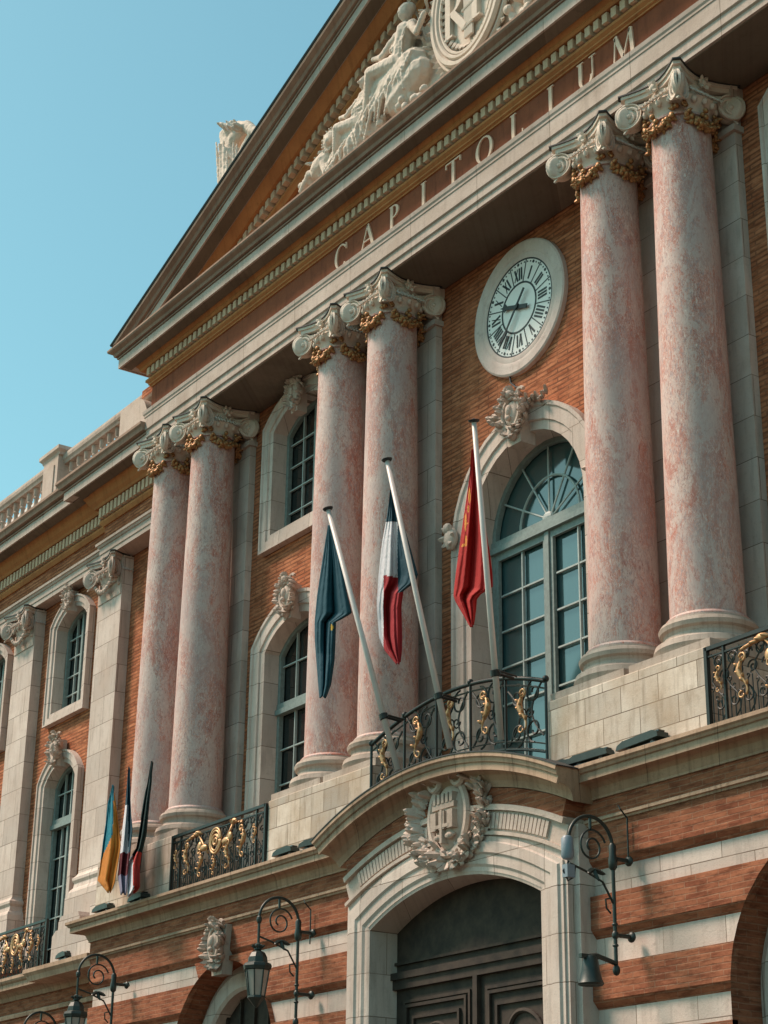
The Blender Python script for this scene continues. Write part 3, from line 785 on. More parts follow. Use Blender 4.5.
# pediment relief -----------------------------------------------------------
random.seed(11)
rl = MB()
def limb(mb, pts, rs):
    for i in range(len(pts)-1):
        a = Vector(pts[i]); b = Vector(pts[i+1]); n_ = max(2, int((b-a).length/.06))
        for k in range(n_+1):
            t = k/n_; mb.ell(a.lerp(b, t), rs[i]*(1-t)+rs[i+1]*t, nu=8, nv=5)
def figure(mb, sx):
    Y = -1.0
    f = lambda x, z, dy=0: (sx*x, Y-dy, z)
    def person(hx, hz, lean, S):
        # head, hair, neck, torso, arms; the lap and legs run outwards under folded cloth
        mb.ell(f(hx, hz, .30), (.13*S, .14*S, .17*S)); mb.ell(f(hx-.03, hz+.08*S, .26), (.16*S, .15*S, .12*S)); mb.ell(f(hx+.02, hz-.02, .42), (.03*S, .04*S, .04*S))
        limb(mb, [f(hx+.03, hz-.15*S, .24), f(hx+.1*lean, hz-.3*S, .22)], [.07*S, .10*S])
        limb(mb, [f(hx-.18*S, hz-.34*S, .26), f(hx+.25*S, hz-.34*S, .26)], [.11*S, .11*S])
        limb(mb, [f(hx+.04, hz-.36*S, .24), f(hx+.18*lean, hz-.85*S, .24)], [.20*S, .18*S])
        limb(mb, [f(hx-.2*S, hz-.36*S, .3), f(hx-.42*S, hz-.68*S, .36), f(hx-.62*S, hz-.40*S, .34)], [.09*S, .065*S, .05*S])
        limb(mb, [f(hx+.26*S, hz-.36*S, .3), f(hx+.60*S, hz-.60*S, .38), f(hx+.95*S, hz-.42*S, .32)], [.09*S, .065*S, .05*S])
        limb(mb, [f(hx+.2*lean, hz-.9*S, .26), f(hx+.85*S, hz-.82*S, .42), f(hx+1.15*S, hz-1.35*S, .3), f(hx+1.4*S, hz-1.42*S, .3)], [.19*S, .14*S, .09*S, .07*S])
        limb(mb, [f(hx+.2*lean, hz-1.0*S, .2), f(hx+1.0*S, hz-1.10*S, .28), f(hx+1.7*S, hz-1.45*S, .22)], [.19*S, .13*S, .08*S])
        limb(mb, [f(hx-.1*S, hz-1.05*S, .12), f(hx+.6*S, hz-1.2*S, .14), f(hx+1.2*S, hz-1.5*S, .1)], [.30*S, .28*S, .2*S])
        limb(mb, [f(hx-.3*S, hz-1.3*S, .14), f(hx+.4*S, hz-1.6*S, .16)], [.24*S, .24*S])
        for i in range(15):
            x = hx-.3*S+(i*.11+random.uniform(-.05, .05))*S; zt = hz-(.80+.035*i+random.uniform(0, .2))*S; k = random.uniform(.1, .5)
            limb(mb, [f(x, zt, .36), f(x+.12*S, zt-.25*S, .40), f(x+k*S, zt-random.uniform(.45, .8)*S, .34)], [.02, .05, .025])
        for i in range(6):
            limb(mb, [f(hx-.2*S+.07*i*S, hz-.4*S, .38), f(hx-.05*S+.07*i*S, hz-.62*S, .40), f(hx-.0*S+.08*i*S, hz-.9*S, .36)], [.015, .028, .02])
    person(1.74, 22.72, 1, 1.05)
    person(3.05, 21.95, 1, .82)
    # lion-like crouching beast and shield towards the corner
    mb.ell(f(4.55, 20.98, .22), (.42, .2, .22), (0, sx*.25, 0)); mb.ell(f(4.15, 21.28, .28), (.19, .19, .2)); mb.ell(f(4.08, 21.2, .42), (.08, .08, .08))
    limb(mb, [f(4.4, 20.9, .3), f(4.25, 20.6, .35)], [.1, .07]); limb(mb, [f(4.9, 20.9, .3), f(5.2, 20.7, .3)], [.1, .06])
    for i in range(16): a = i*.4; mb.leaf(f(4.15+.12*math.cos(a), 21.28+.13*math.sin(a), .3), (sx*math.cos(a), -.4, math.sin(a)), (0, -1, 0), .15, .08)
    # standards and spears behind the figures, palm fronds, fruit spilling over the ledge
    for i in range(5):
        x = 1.35+.5*i; limb(mb, [f(x, 21.9-.1*i, .05), f(x+.42, 22.95-.30*i, .08)], [.035, .03])
    for i in range(90):
        x = random.uniform(1.1, 5.0); zt = 19.02+.384*(12-x)-.50-.1*math.sin(5*x); z = random.uniform(max(20.6, zt-1.2), zt)
        mb.leaf(f(x, z, random.uniform(.0, .12)), (sx*random.uniform(-.8, 1), -.5, random.uniform(-.5, 1)), (0, -1, 0), random.uniform(.18, .30), random.uniform(.08, .14))
    for i in range(50):
        x = random.uniform(1.2, 5.3); mb.ell(f(x, 20.72+.25*random.random(), .15+.15*random.random()), random.uniform(.05, .10), nu=7, nv=5)
for sx in (-1, 1): figure(rl, sx)
zz = lambda x: 19.02+.384*(12-abs(x))-.62
out_ = [(-5.4, 20.0), (5.4, 20.0), (5.3, 20.75), (4.8, 21.35), (4.0, zz(4.0)-.15), (3.2, zz(3.2)-.05), (2.2, zz(2.2)-.1), (1.3, 22.5), (-1.3, 22.5), (-2.2, zz(2.2)-.1), (-3.2, zz(3.2)-.05), (-4.0, zz(4.0)-.15), (-4.8, 21.35), (-5.3, 20.75)]
rl.prism(out_, -1.02, -.85)
sculpt(rl, 'pediment_relief', M['carved'], tymp, .02, .025, 0)
md = MB()
oc = (0.0, 22.0); ax, az = .98, 1.25
for off, rr_, yy in ((0, .07, -1.2), (-.12, .045, -1.22), (-.2, .035, -1.2), (.1, .05, -1.12)):
    md.tube([((ax+off)*math.cos(a), yy, oc[1]+(az+off)*math.sin(a)) for a in [2*PI*i/60 for i in range(61)]], rr_, 6)
md.prism([((ax)*math.cos(2*PI*i/48), oc[1]+az*math.sin(2*PI*i/48)) for i in range(48)], -1.12, -.9)
letter(md, 'R', -.36, 21.45, .95, -1.22, -1.1, 1.0); letter(md, 'F', .42, 21.45, .95, -1.22, -1.1, 1.0)
for i in range(5): md.tube([(-.05+.045*i, -1.19, 21.2), (-.08+.055*i, -1.2, 22.7)], .03, 5)
for z in (21.4, 21.8, 22.2, 22.5): md.tube([(-.13, -1.21, z), (.2, -1.21, z+.04)], .028, 5)
for i in range(40):
    a = 2*PI*i/40; md.leaf((.62*ax*math.cos(a), -1.13, oc[1]+.70*az*math.sin(a)), (math.cos(a+.9), -.2, math.sin(a+.9)), (0, -1, 0), .22, .1)
for i in range(44):
    a = 2*PI*i/44; md.leaf(((ax+.04)*math.cos(a), -1.05, oc[1]+(az+.04)*math.sin(a)), (math.cos(a), -.2, math.sin(a)), (0, -1, 0), .26, .14)
md.build('medallion', M['carved'], tymp, auto=45)

# ------------------------------------------------------------------ wing entablature
WP = [(-31, 0), (-14.55, 0), (-14.55, -.17), (-11.47, -.17)]
strip('architrave', WP, [(-.2, 16.22), (.30, 16.22), (.30, 16.33), (.32, 16.335), (.32, 16.48), (.35, 16.49), (.37, 16.53), (.40, 16.54), (.40, 16.60), (-.2, 16.60)], M['stone_arch'])
strip('frieze', WP, [(-.2, 16.602), (.26, 16.602), (.26, 17.02), (-.2, 17.02)], M['brick'])
strip('bed_moulding', WP, [(-.2, 17.022), (.30, 17.022), (.33, 17.06), (.36, 17.10), (.36, 17.15), (.29, 17.16), (.29, 17.44), (.46, 17.442), (.49, 17.50), (.56, 17.56), (.62, 17.66), (.68, 17.735), (-.2, 17.735)], M['ochre'])
x = -30.9; mb = MB()
while x < -11.6:
    o = 0 if x < -14.9 else .17
    if not (-15.0 < x < -14.85): mb.box(x-.055, x+.055, -.44-o, -.29-o, 17.18, 17.42)
    x += .19
mb.build('dentil_course', M['ochre_pale'], B)
strip('cornice', WP, [(-.2, 17.74), (.96, 17.74), (.96, 17.72), (1.0, 17.72), (1.0, 17.92), (-.2, 17.921)], M['stone_arch'])
strip('sima', WP, [(-.2, 17.923), (1.03, 17.923), (1.035, 17.95), (1.0, 17.955), (1.0, 17.98), (1.1, 18.0), (1.13, 18.08), (1.17, 18.12), (1.17, 18.18), (-.2, 18.2)], M['sima'])
# parapet with balusters
strip('parapet_base', [(-31, 0), (-12.9, 0)], [(0, 18.19), (.55, 18.19), (.55, 18.36), (.50, 18.40), (.50, 18.50), (.1, 18.50)], M['stone_grey'])
rail_o = strip('parapet_rail', [(-31, 0), (-12.9, 0)], [(.12, 19.50), (.42, 19.50), (.44, 19.56), (.47, 19.60), (.48, 19.68), (.46, 19.76), (.12, 19.78)], M['stone_grey'])
bal = MB(); bal.lathe([(.08, 0), (.08, .07), (.05, .10), (.075, .2), (.085, .30), (.07, .42), (.055, .58), (.05, .70), (.08, .74), (.06, .78), (.08, .82), (.08, 1.005)], n=12)
b0 = bal.build('baluster', M['stone_grey'], B, auto=40); b0.location = (-13.2, -.3, 18.496)
pedx = [-17.85, -22.6, -27.3]
x = -13.5; cnt = 0
while x > -26.5:
    if all(abs(x-p) > .58 for p in pedx):
        c = b0.copy(); COL.objects.link(c); c.location = (x, -.3, 18.496); c.parent = B; cnt += 1
    x -= .41
for p in pedx:
    q = MB(); q.box(p-.42, p+.42, -.58, .1, 18.40, 19.72); q.box(p-.25, p+.25, -.61, -.57, 18.7, 19.5); q.moulding([(p-.4, .1), (p-.4, -.5), (p+.4, -.5), (p+.4, .1)], [(-.3, 19.72), (.08, 19.72), (.10, 19.78), (.16, 19.84), (.16, 19.93), (-.3, 19.97)])
    q.build('parapet_pedestal', M['stone_plain'], B)
q = MB(); q.box(-31, -12.6, .35, .5, 18.21, 19.85); q.build('attic_wall', M['white'], B)
q = MB(); q.box(-31, -12.2, .0, 7, 17.3, 18.1); q.build('roof', M['stone_grey'], B)
# scroll console ending the parapet, and stepped attic end beside the pediment
q = MB(); pts = [(-13.25, 18.2), (-11.9, 18.2), (-11.95, 18.75), (-12.1, 19.0), (-12.35, 19.15), (-13.25, 19.15)]
q.prism(pts, -.98, .1); q.build('scroll_console', M['stone_plain'], B, auto=30)
strip('attic_cornice', [(-13.0, .3), (-13.0, 0), (-11.5, 0)], [(-.2, 19.0), (.66, 19.0), (.66, 18.98), (.7, 18.98), (.7, 19.13), (.78, 19.2), (.8, 19.26), (-.2, 19.28)], M['sima'])
q = MB(); q.box(-12.9, -11.5, -.55, .3, 18.2, 18.99); q.box(-12.7, -11.48, -.75, .3, 19.28, 19.52); q.build('attic_end_wall', M['brick'], B)

# wing pilasters with leafy ionic capitals
pb = MB(); pb.box(-.585, .585, -.25, .04, .62, 7.45); 
pb.moulding([(-.585, .02), (-.585, -.25), (.585, -.25), (.585, .02)], [(-.3, 0), (.14, 0), (.14, .10), (.11, .16), (.07, .2), (.05, .3), (.09, .36), (.09, .42), (.04, .46), (0, .52), (0, .62), (-.3, .62)])
pb.box(-.80, .80, -.42, .03, -1.1, .0)
pl0 = pb.build('pilaster', M['stone'], B)
cm2, ab2 = capital_mb(0, .66, .46, leafy=True)
cm2.v = [(x_, y_*.85-.02, z_*1.0) for x_, y_, z_ in cm2.v]
cm2.add(*[[(-.56, -.27, -.95), (.56, -.27, -.95), (.56, .03, -.95), (-.56, .03, -.95), (-.56, -.27, -.1), (.56, -.27, -.1), (.56, .03, -.1), (-.56, .03, -.1)], [(0,3,2,1),(4,5,6,7),(0,1,5,4),(1,2,6,5),(2,3,7,6),(3,0,4,7)]])
pc = cm2.build('capital', M['stone_plain'], pl0, auto=50); pc.location = (0, 0, 7.50)
# 'top' of capital at z=7.5 above pilaster origin
lid = sheet_lid([(x_*1.03, y_*.87-.02) for x_, y_ in ab2], 7.47, 7.495); lid.build('lead_flashing', M['lead'], pl0)
pl0.location = (pil_cx[0], 0, 8.72)
for cx in pil_cx[1:]: copy_tree(pl0, B, (cx, 0, 8.72))

# ------------------------------------------------------------------ lower storey
YL = -1.22
ARCH = [-6.93, 6.93]; AR = 1.75; AZ = 4.6
PH = 2.55   # portal half width
def circ_hole(cx, r, z0, cz, n=28): return [(cx+r, z0), ]+[(cx+r*math.cos(PI*i/n), cz+r*math.sin(PI*i/n)) for i in range(n+1)]+[(cx-r, z0)]
lw = MB()
lw.sheet([(-12.1, 0), (12.6, 0), (12.6, 7.2), (-12.1, 7.2)], [circ_hole(c, AR, 0.02, AZ) for c in ARCH]+[[(p[0], max(.02, p[1])) for p in arc_open(0, 2.3, .02, 6.2, .48)]], YL)
lw.box(-12.1, -12.0, YL+.002, 0, 0, 7.2)
lw.build('stone_wall', M['stone'], B)
bands = [(6.40, 7.0), (5.51, 6.05), (4.62, 5.17), (3.75, 4.28), (2.86, 3.4), (1.97, 2.5), (1.1, 1.6), (0, .7)]
def xlim(z, segment):
    a, b = segment   # each: ('c',cx,side) or number
    def f(e):
        if isinstance(e, (int, float)): return e
        cx, sd = e; 
        q = AR*AR-(z-AZ)**2 if z > AZ else AR*AR
        return cx+sd*(math.sqrt(q) if q > 0 else 0)
    return f(a), f(b)
bl = MB()
for (z0, z1) in bands:
    segs = [(-12.1, (-6.93, -1)), ((-6.93, 1), -PH), (PH, (6.93, -1)), ((6.93, 1), 12.6)]
    if z0 >= 6.3: segs = [(-12.1, -PH), (PH, 12.6)]
    for sg in segs:
        rows = [(z0, 0), (z0+.11, .09)]+[(z0+.11+(z1-z0-.11)*i/8, .09) for i in range(1, 9)]+[(z1, 0)]
        vs = []
        for z, o in rows:
            a, b_ = xlim(z, sg); vs += [(a, YL-o, z), (b_, YL-o, z)]
        fs = [(2*i, 2*i+1, 2*i+3, 2*i+2) for i in range(len(rows)-1)]
        # end faces
        fs += [tuple(2*i for i in range(len(rows))), tuple(2*i+1 for i in range(len(rows)))]
        bl = MB(); bl.add(vs, fs); bl.build('brick_band', M['brick_low'], B)
# brick around the keystones between radial joints
for c in ARCH:
    def rad(dx_t, z): return dx_t*(z-AZ)
    arc_pts = []
    th = math.atan(.55)
    for i in range(11):
        a = PI/2+th-2*th*i/10; arc_pts.append((c+AR*math.cos(a), AZ+AR*math.sin(a)))
    poly = [(c-.55*(6.41-AZ), 6.41)]+arc_pts+[(c+.55*(6.41-AZ), 6.41)]
    bl = MB(); bl.prism(poly, YL-.088, YL+.05); bl.build('brick_arch_head', M['brick_low'], B)
# string course, brick frieze, cove and lip of the balcony cornice
for (xa, xb) in ((-12.1, -PH), (PH, 12.6)):
    left = xa < 0
    path = [(xa, .3), (xa, YL), (xb, YL)] if left else [(xa, YL), (xb, YL)]
    strip('string_course', path, [(-.1, 6.965), (.12, 6.965), (.13, 6.99), (.16, 7.0), (.16, 7.03), (.13, 7.045), (.11, 7.06), (-.1, 7.06)], M['cornice_warm'])
    strip('brick_frieze', path, [(-.1, 7.062), (.09, 7.062), (.09, 7.295), (-.1, 7.295)], M['brick_low'])
    strip('balcony_cornice', path, [(-.1, 7.30), (.12, 7.30), (.12, 7.33), (.14, 7.36), (.17, 7.43), (.24, 7.48), (.36, 7.50), (.36, 7.48), (.40, 7.48), (.40, 7.58), (.43, 7.59), (.45, 7.62), (.48, 7.64), (.48, 7.69), (-1.0, 7.72)], M['cornice_warm'])
fl = MB(); fl.box(-12.0, 12.6, -1.1, .1, 7.55, 7.66); fl.build('balcony_floor', M['stone_grey'], B)

# ground floor arches: reveal, inner stone arch, dark door, mask
for c in ARCH:
    p = MB(); op = circ_hole(c, AR, 0, AZ); p.xzsweep(op, [(0, .09), (0, -.5), (.05, -.5)], YL, caps=False)
    rv = p.build('arch_reveal', M['brick_low'], B)
    p = MB(); op2 = circ_hole(c, AR-.42, 0, AZ-.02); p.xzsweep(op2, [(-.50, .0), (-.36, .03), (-.30, .08), (-.05, .08), (0, .03), (0, -.3)], YL+.42); p.build('inner_arch', M['stone'], rv, auto=30)
    p = MB(); p.prism(circ_hole(c, AR-.35, 0, AZ), YL+.62, YL+.66)
    for i in range(1, 6): p.box(c-1.4+2.8*i/6-.02, c-1.4+2.8*i/6+.02, YL+.56, YL+.62, 0, AZ+1.2)
    p.build('arch_door', M['wood'], rv)
    p = MB(); roman_mask(p, (c, YL-.12, 6.62), 1.15, .85); p.prism([(c-.17, 6.1), (c+.17, 6.1), (c+.27, 6.93), (c-.27, 6.93)], YL-.2, YL)
    for i in range(8): p.leaf((c+random.uniform(-.15, .15), YL-.2, 6.35+random.uniform(0, .3)), (random.uniform(-.6, .6), -.3, -1), (0, -1, 0), .22, .11)
    p.build('keystone', M['stone_grey'], rv, auto=60)

# ------------------------------------------------------------------ portal
YP = -1.6
def arc_path(hw, z_end, rise, n=28, rev=False):
    Rr = (hw*hw+rise*rise)/(2*rise); cz = z_end+rise-Rr; a0 = math.asin(hw/Rr)
    return [(Rr*math.sin(a0-2*a0*i/n), cz+Rr*math.cos(a0-2*a0*i/n)) for i in range(n+1)], Rr, cz
# opening: half width 2.03, spring 6.2, crown 6.68
op = arc_open(0, 2.03, 0, 6.20, .48, 24)
p = MB(); p.xzsweep(op, [(0, -.55), (0, -.02), (-.06, .0), (-.10, .0), (-.14, .03), (-.27, .03), (-.30, .06), (-.44, .06), (-.46, .03), (-.52, .03), (-.52, -.3)], YP)
port = p.build('portal_surround', M['stone'], B, auto=35)
for sx in (-1, 1):
    xa, xb = sorted((sx*(PH-.04), sx*(PH+.06))); p = MB(); p.box(xa, xb, YP, -.9, 0, 6.35)
    xa, xb = sorted((sx*(PH+.055), sx*(PH+.16))); p.box(xa, xb, YP+.12, -.9, 0, 7.0); p.build('portal_jamb', M['stone'], port)
lip, RL, CZ = arc_path(3.02, 7.62, .66)
def band(r_lo, r_hi, y_front, y_back, hw, mat, name, n=36):
    a0 = math.asin(hw/((r_lo+r_hi)/2)); lo = []; hi = []
    for i in range(n+1):
        a = a0-2*a0*i/n; lo.append((r_lo*math.sin(a), CZ+r_lo*math.cos(a))); hi.append((r_hi*math.sin(a), CZ+r_hi*math.cos(a)))
    m_ = MB(); m_.prism(lo+hi[::-1], y_front, y_back); return m_.build(name, mat, port)
def zr(z): return z-CZ
top_z = 7.62+.66
# stacked arcs under the crown (crown z given)
hwB = PH+.06
# lower infill (voussoirs) between opening and the fluted arc
infill = []
a_op, Ro, Co = arc_path(2.0, 6.22, .48)
r1 = zr(7.22); a0 = math.asin(hwB/r1)
outer = [(r1*math.sin(a0-2*a0*i/30), CZ+r1*math.cos(a0-2*a0*i/30)) for i in range(31)]
a_i = arc_path(2.05, 6.24, .48)[0]
m_ = MB(); m_.prism([(hwB, 6.3)]+outer+[(-hwB, 6.3), (-2.05, 6.3)]+a_i[::-1]+[(2.05, 6.3)], YP-.001, YP+.4); m_.build('portal_voussoirs', M['stone'], port)
band(zr(7.20), zr(7.25), YP-.06, YP+.3, hwB, M['stone_plain'], 'arc_fillet')
band(zr(7.25), zr(7.54), YP-.01, YP+.3, hwB, M['stone_plain'], 'fluted_arc')
fm = MB()
for i in range(-27, 28):
    a = i*.0145*.92
    rm = zr(7.395); c = (rm*math.sin(a), CZ+rm*math.cos(a))
    if abs(c[0]) > hwB-.08: continue
    d = Vector((math.sin(a), math.cos(a))); n_ = Vector((d.y, -d.x))
    c = Vector(c); q = [c-d*.11-n_*.032, c-d*.11+n_*.032, c+d*.11+n_*.032, c+d*.11-n_*.032]
    fm.prism([tuple(k) for k in q], YP-.045, YP)
fm.build('flutes', M['stone_plain'], port)
band(zr(7.54), zr(7.62), YP-.08, YP+.3, hwB+.02, M['stone_plain'], 'arc_fillet')
band(zr(7.62), zr(7.85), YP-.03, YP+.3, hwB, M['brick_low'], 'brick_arc')
# swept cornice
def arc_sweep(prof, hw, mat, name, n=40):
    m_ = MB(); mm = len(prof); vs = []
    Rt = zr(top_z); a0 = math.asin(hw/Rt)
    for i in range(n+1):
        a = -a0+2*a0*i/n
        for o, z in prof:
            rr_ = zr(z); vs.append((rr_*math.sin(a), YP-o, CZ+rr_*math.cos(a)))
    fs = []
    for i in range(n):
        for k in range(mm-1): q = i*mm+k; fs.append((q, q+1, q+1+mm, q+mm))
    m_.add(vs, fs)
    tri = tessellate_polygon([[Vector((o, z, 0)) for o, z in prof]])
    m_.add(vs[:mm], [tuple(t) for t in tri]); m_.add(vs[n*mm:], [tuple(t) for t in tri])
    return m_.build(name, mat, port)
T = top_z
arc_sweep([(-.4, T-.42), (.04, T-.42), (.05, T-.39), (.08, T-.33), (.15, T-.26), (.24, T-.22), (.34, T-.21), (.34, T-.23), (.38, T-.23), (.38, T-.13), (.41, T-.12), (.43, T-.07), (.46, T-.05), (.46, T), (-.4, T)], 2.98, M['cornice_warm'], 'arched_cornice')
arc_sweep([(-.5, T+.003), (.47, T+.003), (.47, T+.02), (-.5, T+.02)], 3.0, M['lead'], 'lead_flashing')
bk = MB(); bk.prism([(-2.95, 7.5), (2.95, 7.5)]+[(zr(8.2)*math.sin(a), CZ+zr(8.2)*math.cos(a)) for a in [.38-.76*i/20 for i in range(21)]], -1.45, -.9); bk.build('cornice_backing', M['stone_grey'], port)
# doors
d_ = MB(); d_.prism(grow(arc_open(0, 2.03, 0, 6.20, .48, 24), .03), YP+.52, YP+.56)
d_.box(-2.03, 2.03, YP+.40, YP+.53, 5.50, 5.60); d_.box(-2.03, 2.03, YP+.44, YP+.53, 5.36, 5.50); d_.box(-2.03, 2.03, YP+.47, YP+.53, 5.72, 5.76)
for sx in (-1, 1):
    for (x0, x1, z0, z1) in ((.18, 1.82, 3.0, 5.2), (.18, 1.82, .4, 2.7)):
        xa, xb = sorted((sx*x0, sx*x1))
        for k, (ins, pr) in enumerate(((0, .03), (.07, .05), (.24, .045))):
            d_.xzsweep([(xb-ins, z0+ins), (xb-ins, z1-ins), (xa+ins, z1-ins), (xa+ins, z0+ins)], [(0, 0), (0, pr), (.045, pr), (.045, 0)], YP+.52, closed=True)
        pts, rs = [], []
        for i in range(25):
            a = i/24*PI*1.6; pts.append(((xa+xb)/2+sx*(.45-.25*i/24)*math.cos(a), YP+.50, z1-.75+.35*math.sin(a)))
        d_.tube(pts, .035, 5)
d_.box(-.05, .05, YP+.44, YP+.53, 0, 5.36)
door = d_.build('door', M['wood'], port)
tb = MB(); tb.box(-2.0, 2.0, YP+.56, YP+.9, 0, 6.7); tb.build('door_back', M['black'], port)

# coat of arms over the portal: oval shield, castle and cross in relief, wreath of leaves
random.seed(5)
ca = MB(); cz_ = 7.52; yc = YP-.06
ca.ell((0, yc+.05, cz_), (.40, .18, .50), nu=20, nv=12)
ca.tube([(.44*math.cos(a), yc-.03, cz_+.54*math.sin(a)) for a in [2*PI*i/40 for i in range(41)]], .055, 6)
for sx in (-1, 1):
    for t in range(26):
        u = t/25; a = -PI/2+sx*(-1)*(-.15-u*2.55)
        x_ = .74*math.cos(a); z_ = cz_+.60*math.sin(a)
        for k in range(5):
            ca.leaf((x_+random.uniform(-.08, .08), yc+random.uniform(-.02, .06), z_+random.uniform(-.08, .08)), (math.cos(a)+random.uniform(-.6, .6), random.uniform(-.6, -.1), math.sin(a)*.6+random.uniform(-.2, .9)), (0, -1, 0), random.uniform(.15, .25), random.uniform(.10, .15), random.uniform(-.5, .9))
    limb(ca, [(sx*.15, yc, cz_-.68), (sx*.5, yc, cz_-.5), (sx*.78, yc, cz_-.15), (sx*.8, yc, cz_+.25), (sx*.55, yc, cz_+.55)], [.05, .06, .05, .05, .04])
    ca.tube(spiral((sx*.30, yc-.08, cz_+.55), (0, -1, 0), (0, 0, 1), .16, 1.4, 24, .05, sx)[0], .045, 6)
    ca.tube(spiral((sx*.28, yc-.05, cz_-.55), (0, -1, 0), (0, 0, 1), .14, 1.4, 24, .05, -sx)[0], .045, 6)
for i in range(9): ca.leaf((0, yc-.05, cz_+.55), (math.cos(PI*i/8), -.4, 1.1*math.sin(PI*i/8)+.1), (0, -1, 0), .3, .14)
ca.v = [(p[0]+.12, p[1], p[2]) for p in ca.v]
coat = ca.build('coat_of_arms', M['stone_plain'], port, auto=55)
cs = MB(); ys = yc-.15
for i in range(5): cs.box(-.2+.1*i-.03, -.2+.1*i+.03, ys-.03, ys+.1, cz_+.18, cz_+.32)
cs.box(-.26, .26, ys-.02, ys+.1, cz_+.10, cz_+.18)
for x_ in (-.2, 0, .2): cs.box(x_-.065, x_+.065, ys-.05, ys+.1, cz_-.2, cz_+.06)
cs.box(-.025, .025, ys-.06, ys+.1, cz_-.40, cz_+.08); cs.box(-.17, .17, ys-.055, ys+.1, cz_-.18, cz_-.13)
cs.ell((-.13, ys, cz_-.3), (.09, .05, .05)); cs.ell((.13, ys, cz_-.3), (.09, .05, .05))
for sx in (-1, 1): cs.ell((sx*.2, ys+.03, cz_-.28), (.03, .03, .03))
cs.v = [(p[0]+.12, p[1]+.03, p[2]) for p in cs.v]
cs.build('shield_charges', M['stone_grey'], coat)

# ------------------------------------------------------------------ wing lower storey
strip('balcony_cornice', [(-31, -.5), (-12.1, -.5)], [(-.5, 6.78), (.05, 6.78), (.10, 6.86), (.2, 6.92), (.34, 6.94), (.38, 6.94), (.38, 7.05), (.43, 7.08), (.46, 7.12), (.46, 7.18), (-.6, 7.2)], M['cornice_warm'])
wl = MB(); wh = []
for cx in wing_cx: wh.append(circ_hole(cx, 1.1, .02, 4.2))
wl.sheet([(-31, 0), (-12.1, 0), (-12.1, 6.8), (-31, 6.8)], wh, -.44); wl.build('stone_wall', M['stone'], B)
bl = MB()
for (z0, z1) in [(6.1, 6.4), (6.46, 6.8), (5.35, 5.75), (4.5, 4.95)]+[(z-.05, z+.45) for z in (3.6, 2.7, 1.8, .9)]:
    xs = [-31]
    if z0 < 5.4:
        for cx in sorted(wing_cx): xs += [cx-1.15, cx+1.15]
    xs.append(-12.1)
    for i in range(0, len(xs), 2):
        bl = MB(); bl.moulding([(xs[i], -.44), (xs[i+1], -.44)], [(-.01, z0), (.06, z0+.06), (.06, z1), (-.01, z1)]); bl.build('brick_band', M['brick_low'], B)
strip('string_course', [(-31, -.44), (-12.1, -.44)], [(-.1, 6.40), (.12, 6.40), (.14, 6.46), (.10, 6.50), (-.1, 6.50)], M['cornice_warm'])
q = MB()
for cx in wing_cx: q.prism(circ_hole(cx, 1.15, 0, 4.2), -.2, -.15)
q.build('arch_door', M['wood'], B)
# stepped pedestal where the wing meets the portico body
q = MB(); q.prism([(-14.35, 7.15), (-12.2, 7.15), (-12.2, 7.72), (-12.3, 7.80), (-14.2, 7.80), (-14.35, 7.7)], -1.15, -.3); q.prism([(-14.6, 7.80), (-13.6, 7.80), (-13.6, 8.05), (-13.7, 8.16), (-14.5, 8.16), (-14.6, 8.05)], -.92, -.2)
q.build('stepped_pedestal', M['stone'], B)
strip('pedestal_cornice', [(-15.1, -.3), (-15.1, -.95), (-12.4, -.95)], [(-.3, 6.90), (.22, 6.90), (.26, 7.0), (.32, 7.06), (.32, 7.14), (-.3, 7.15)], M['cornice_warm'])
q = MB(); q.box(-12.55, -12.0, -1.2, -.2, 7.65, 8.1); q.build('cornice_backing', M['stone'], B)

# ------------------------------------------------------------------ ground, backdrop
gr = MB(); gr.box(-900, 900, -900, 900, -.3, 0); tag(gr.build('plaza', M['pave']), kind='structure')
body = MB(); body.box(-30.8, -12.3, 3.0, 12, 0, 18.0); body.box(-12.1, 12.1, 3.0, 12, 0, 19.8); body.build('inner_walls', M['stone_grey'], B)

# ------------------------------------------------------------------ clock
ck = empty('wall_clock', (-.13, 0, 16.35)); ck.scale = (1.03, 1, 1.02)
tag(ck, 'large round clock with Roman numerals in a pale stone ring on the brick wall', 'clock')
def disc(mb, r0, r1, y0, y1, n=72):
    for i in range(n):
        a = 2*PI*i/n; b_ = 2*PI*(i+1)/n
        mb.prism([(r0*math.cos(a), r0*math.sin(a)), (r1*math.cos(a), r1*math.sin(a)), (r1*math.cos(b_), r1*math.sin(b_)), (r0*math.cos(b_), r0*math.sin(b_))], y0, y1)
def ringlathe(prof, n=72):   # (r, out)
    mb = MB(); vs = []; m_ = len(prof)
    for i in range(n):
        a = 2*PI*i/n
        for r_, o in prof: vs.append((r_*math.cos(a), -o, r_*math.sin(a)))
    fs = []
    for i in range(n):
        for k in range(m_-1): a = i*m_+k; b_ = ((i+1) % n)*m_+k; fs.append((a, a+1, b_+1, b_))
    mb.add(vs, fs); return mb
ringlathe([(.85, .03), (.85, .065), (.89, .08), (.95, .07), (.98, .09), (1.03, .09), (1.14, .095), (1.17, .075), (1.175, 0)]).build('stone_ring', stone_mat('clock_marble', (.64, .56, .51), (.52, .40, .35), speck=.5, streak=.2), ck, auto=35)
f = MB(); f.prism([(.90*math.cos(2*PI*i/64), .90*math.sin(2*PI*i/64)) for i in range(64)], -.055, -.02); face = f.build('dial', M['clock_face'], ck)
f = MB()
ringlist = [(.825, .85), (.42, .45)]
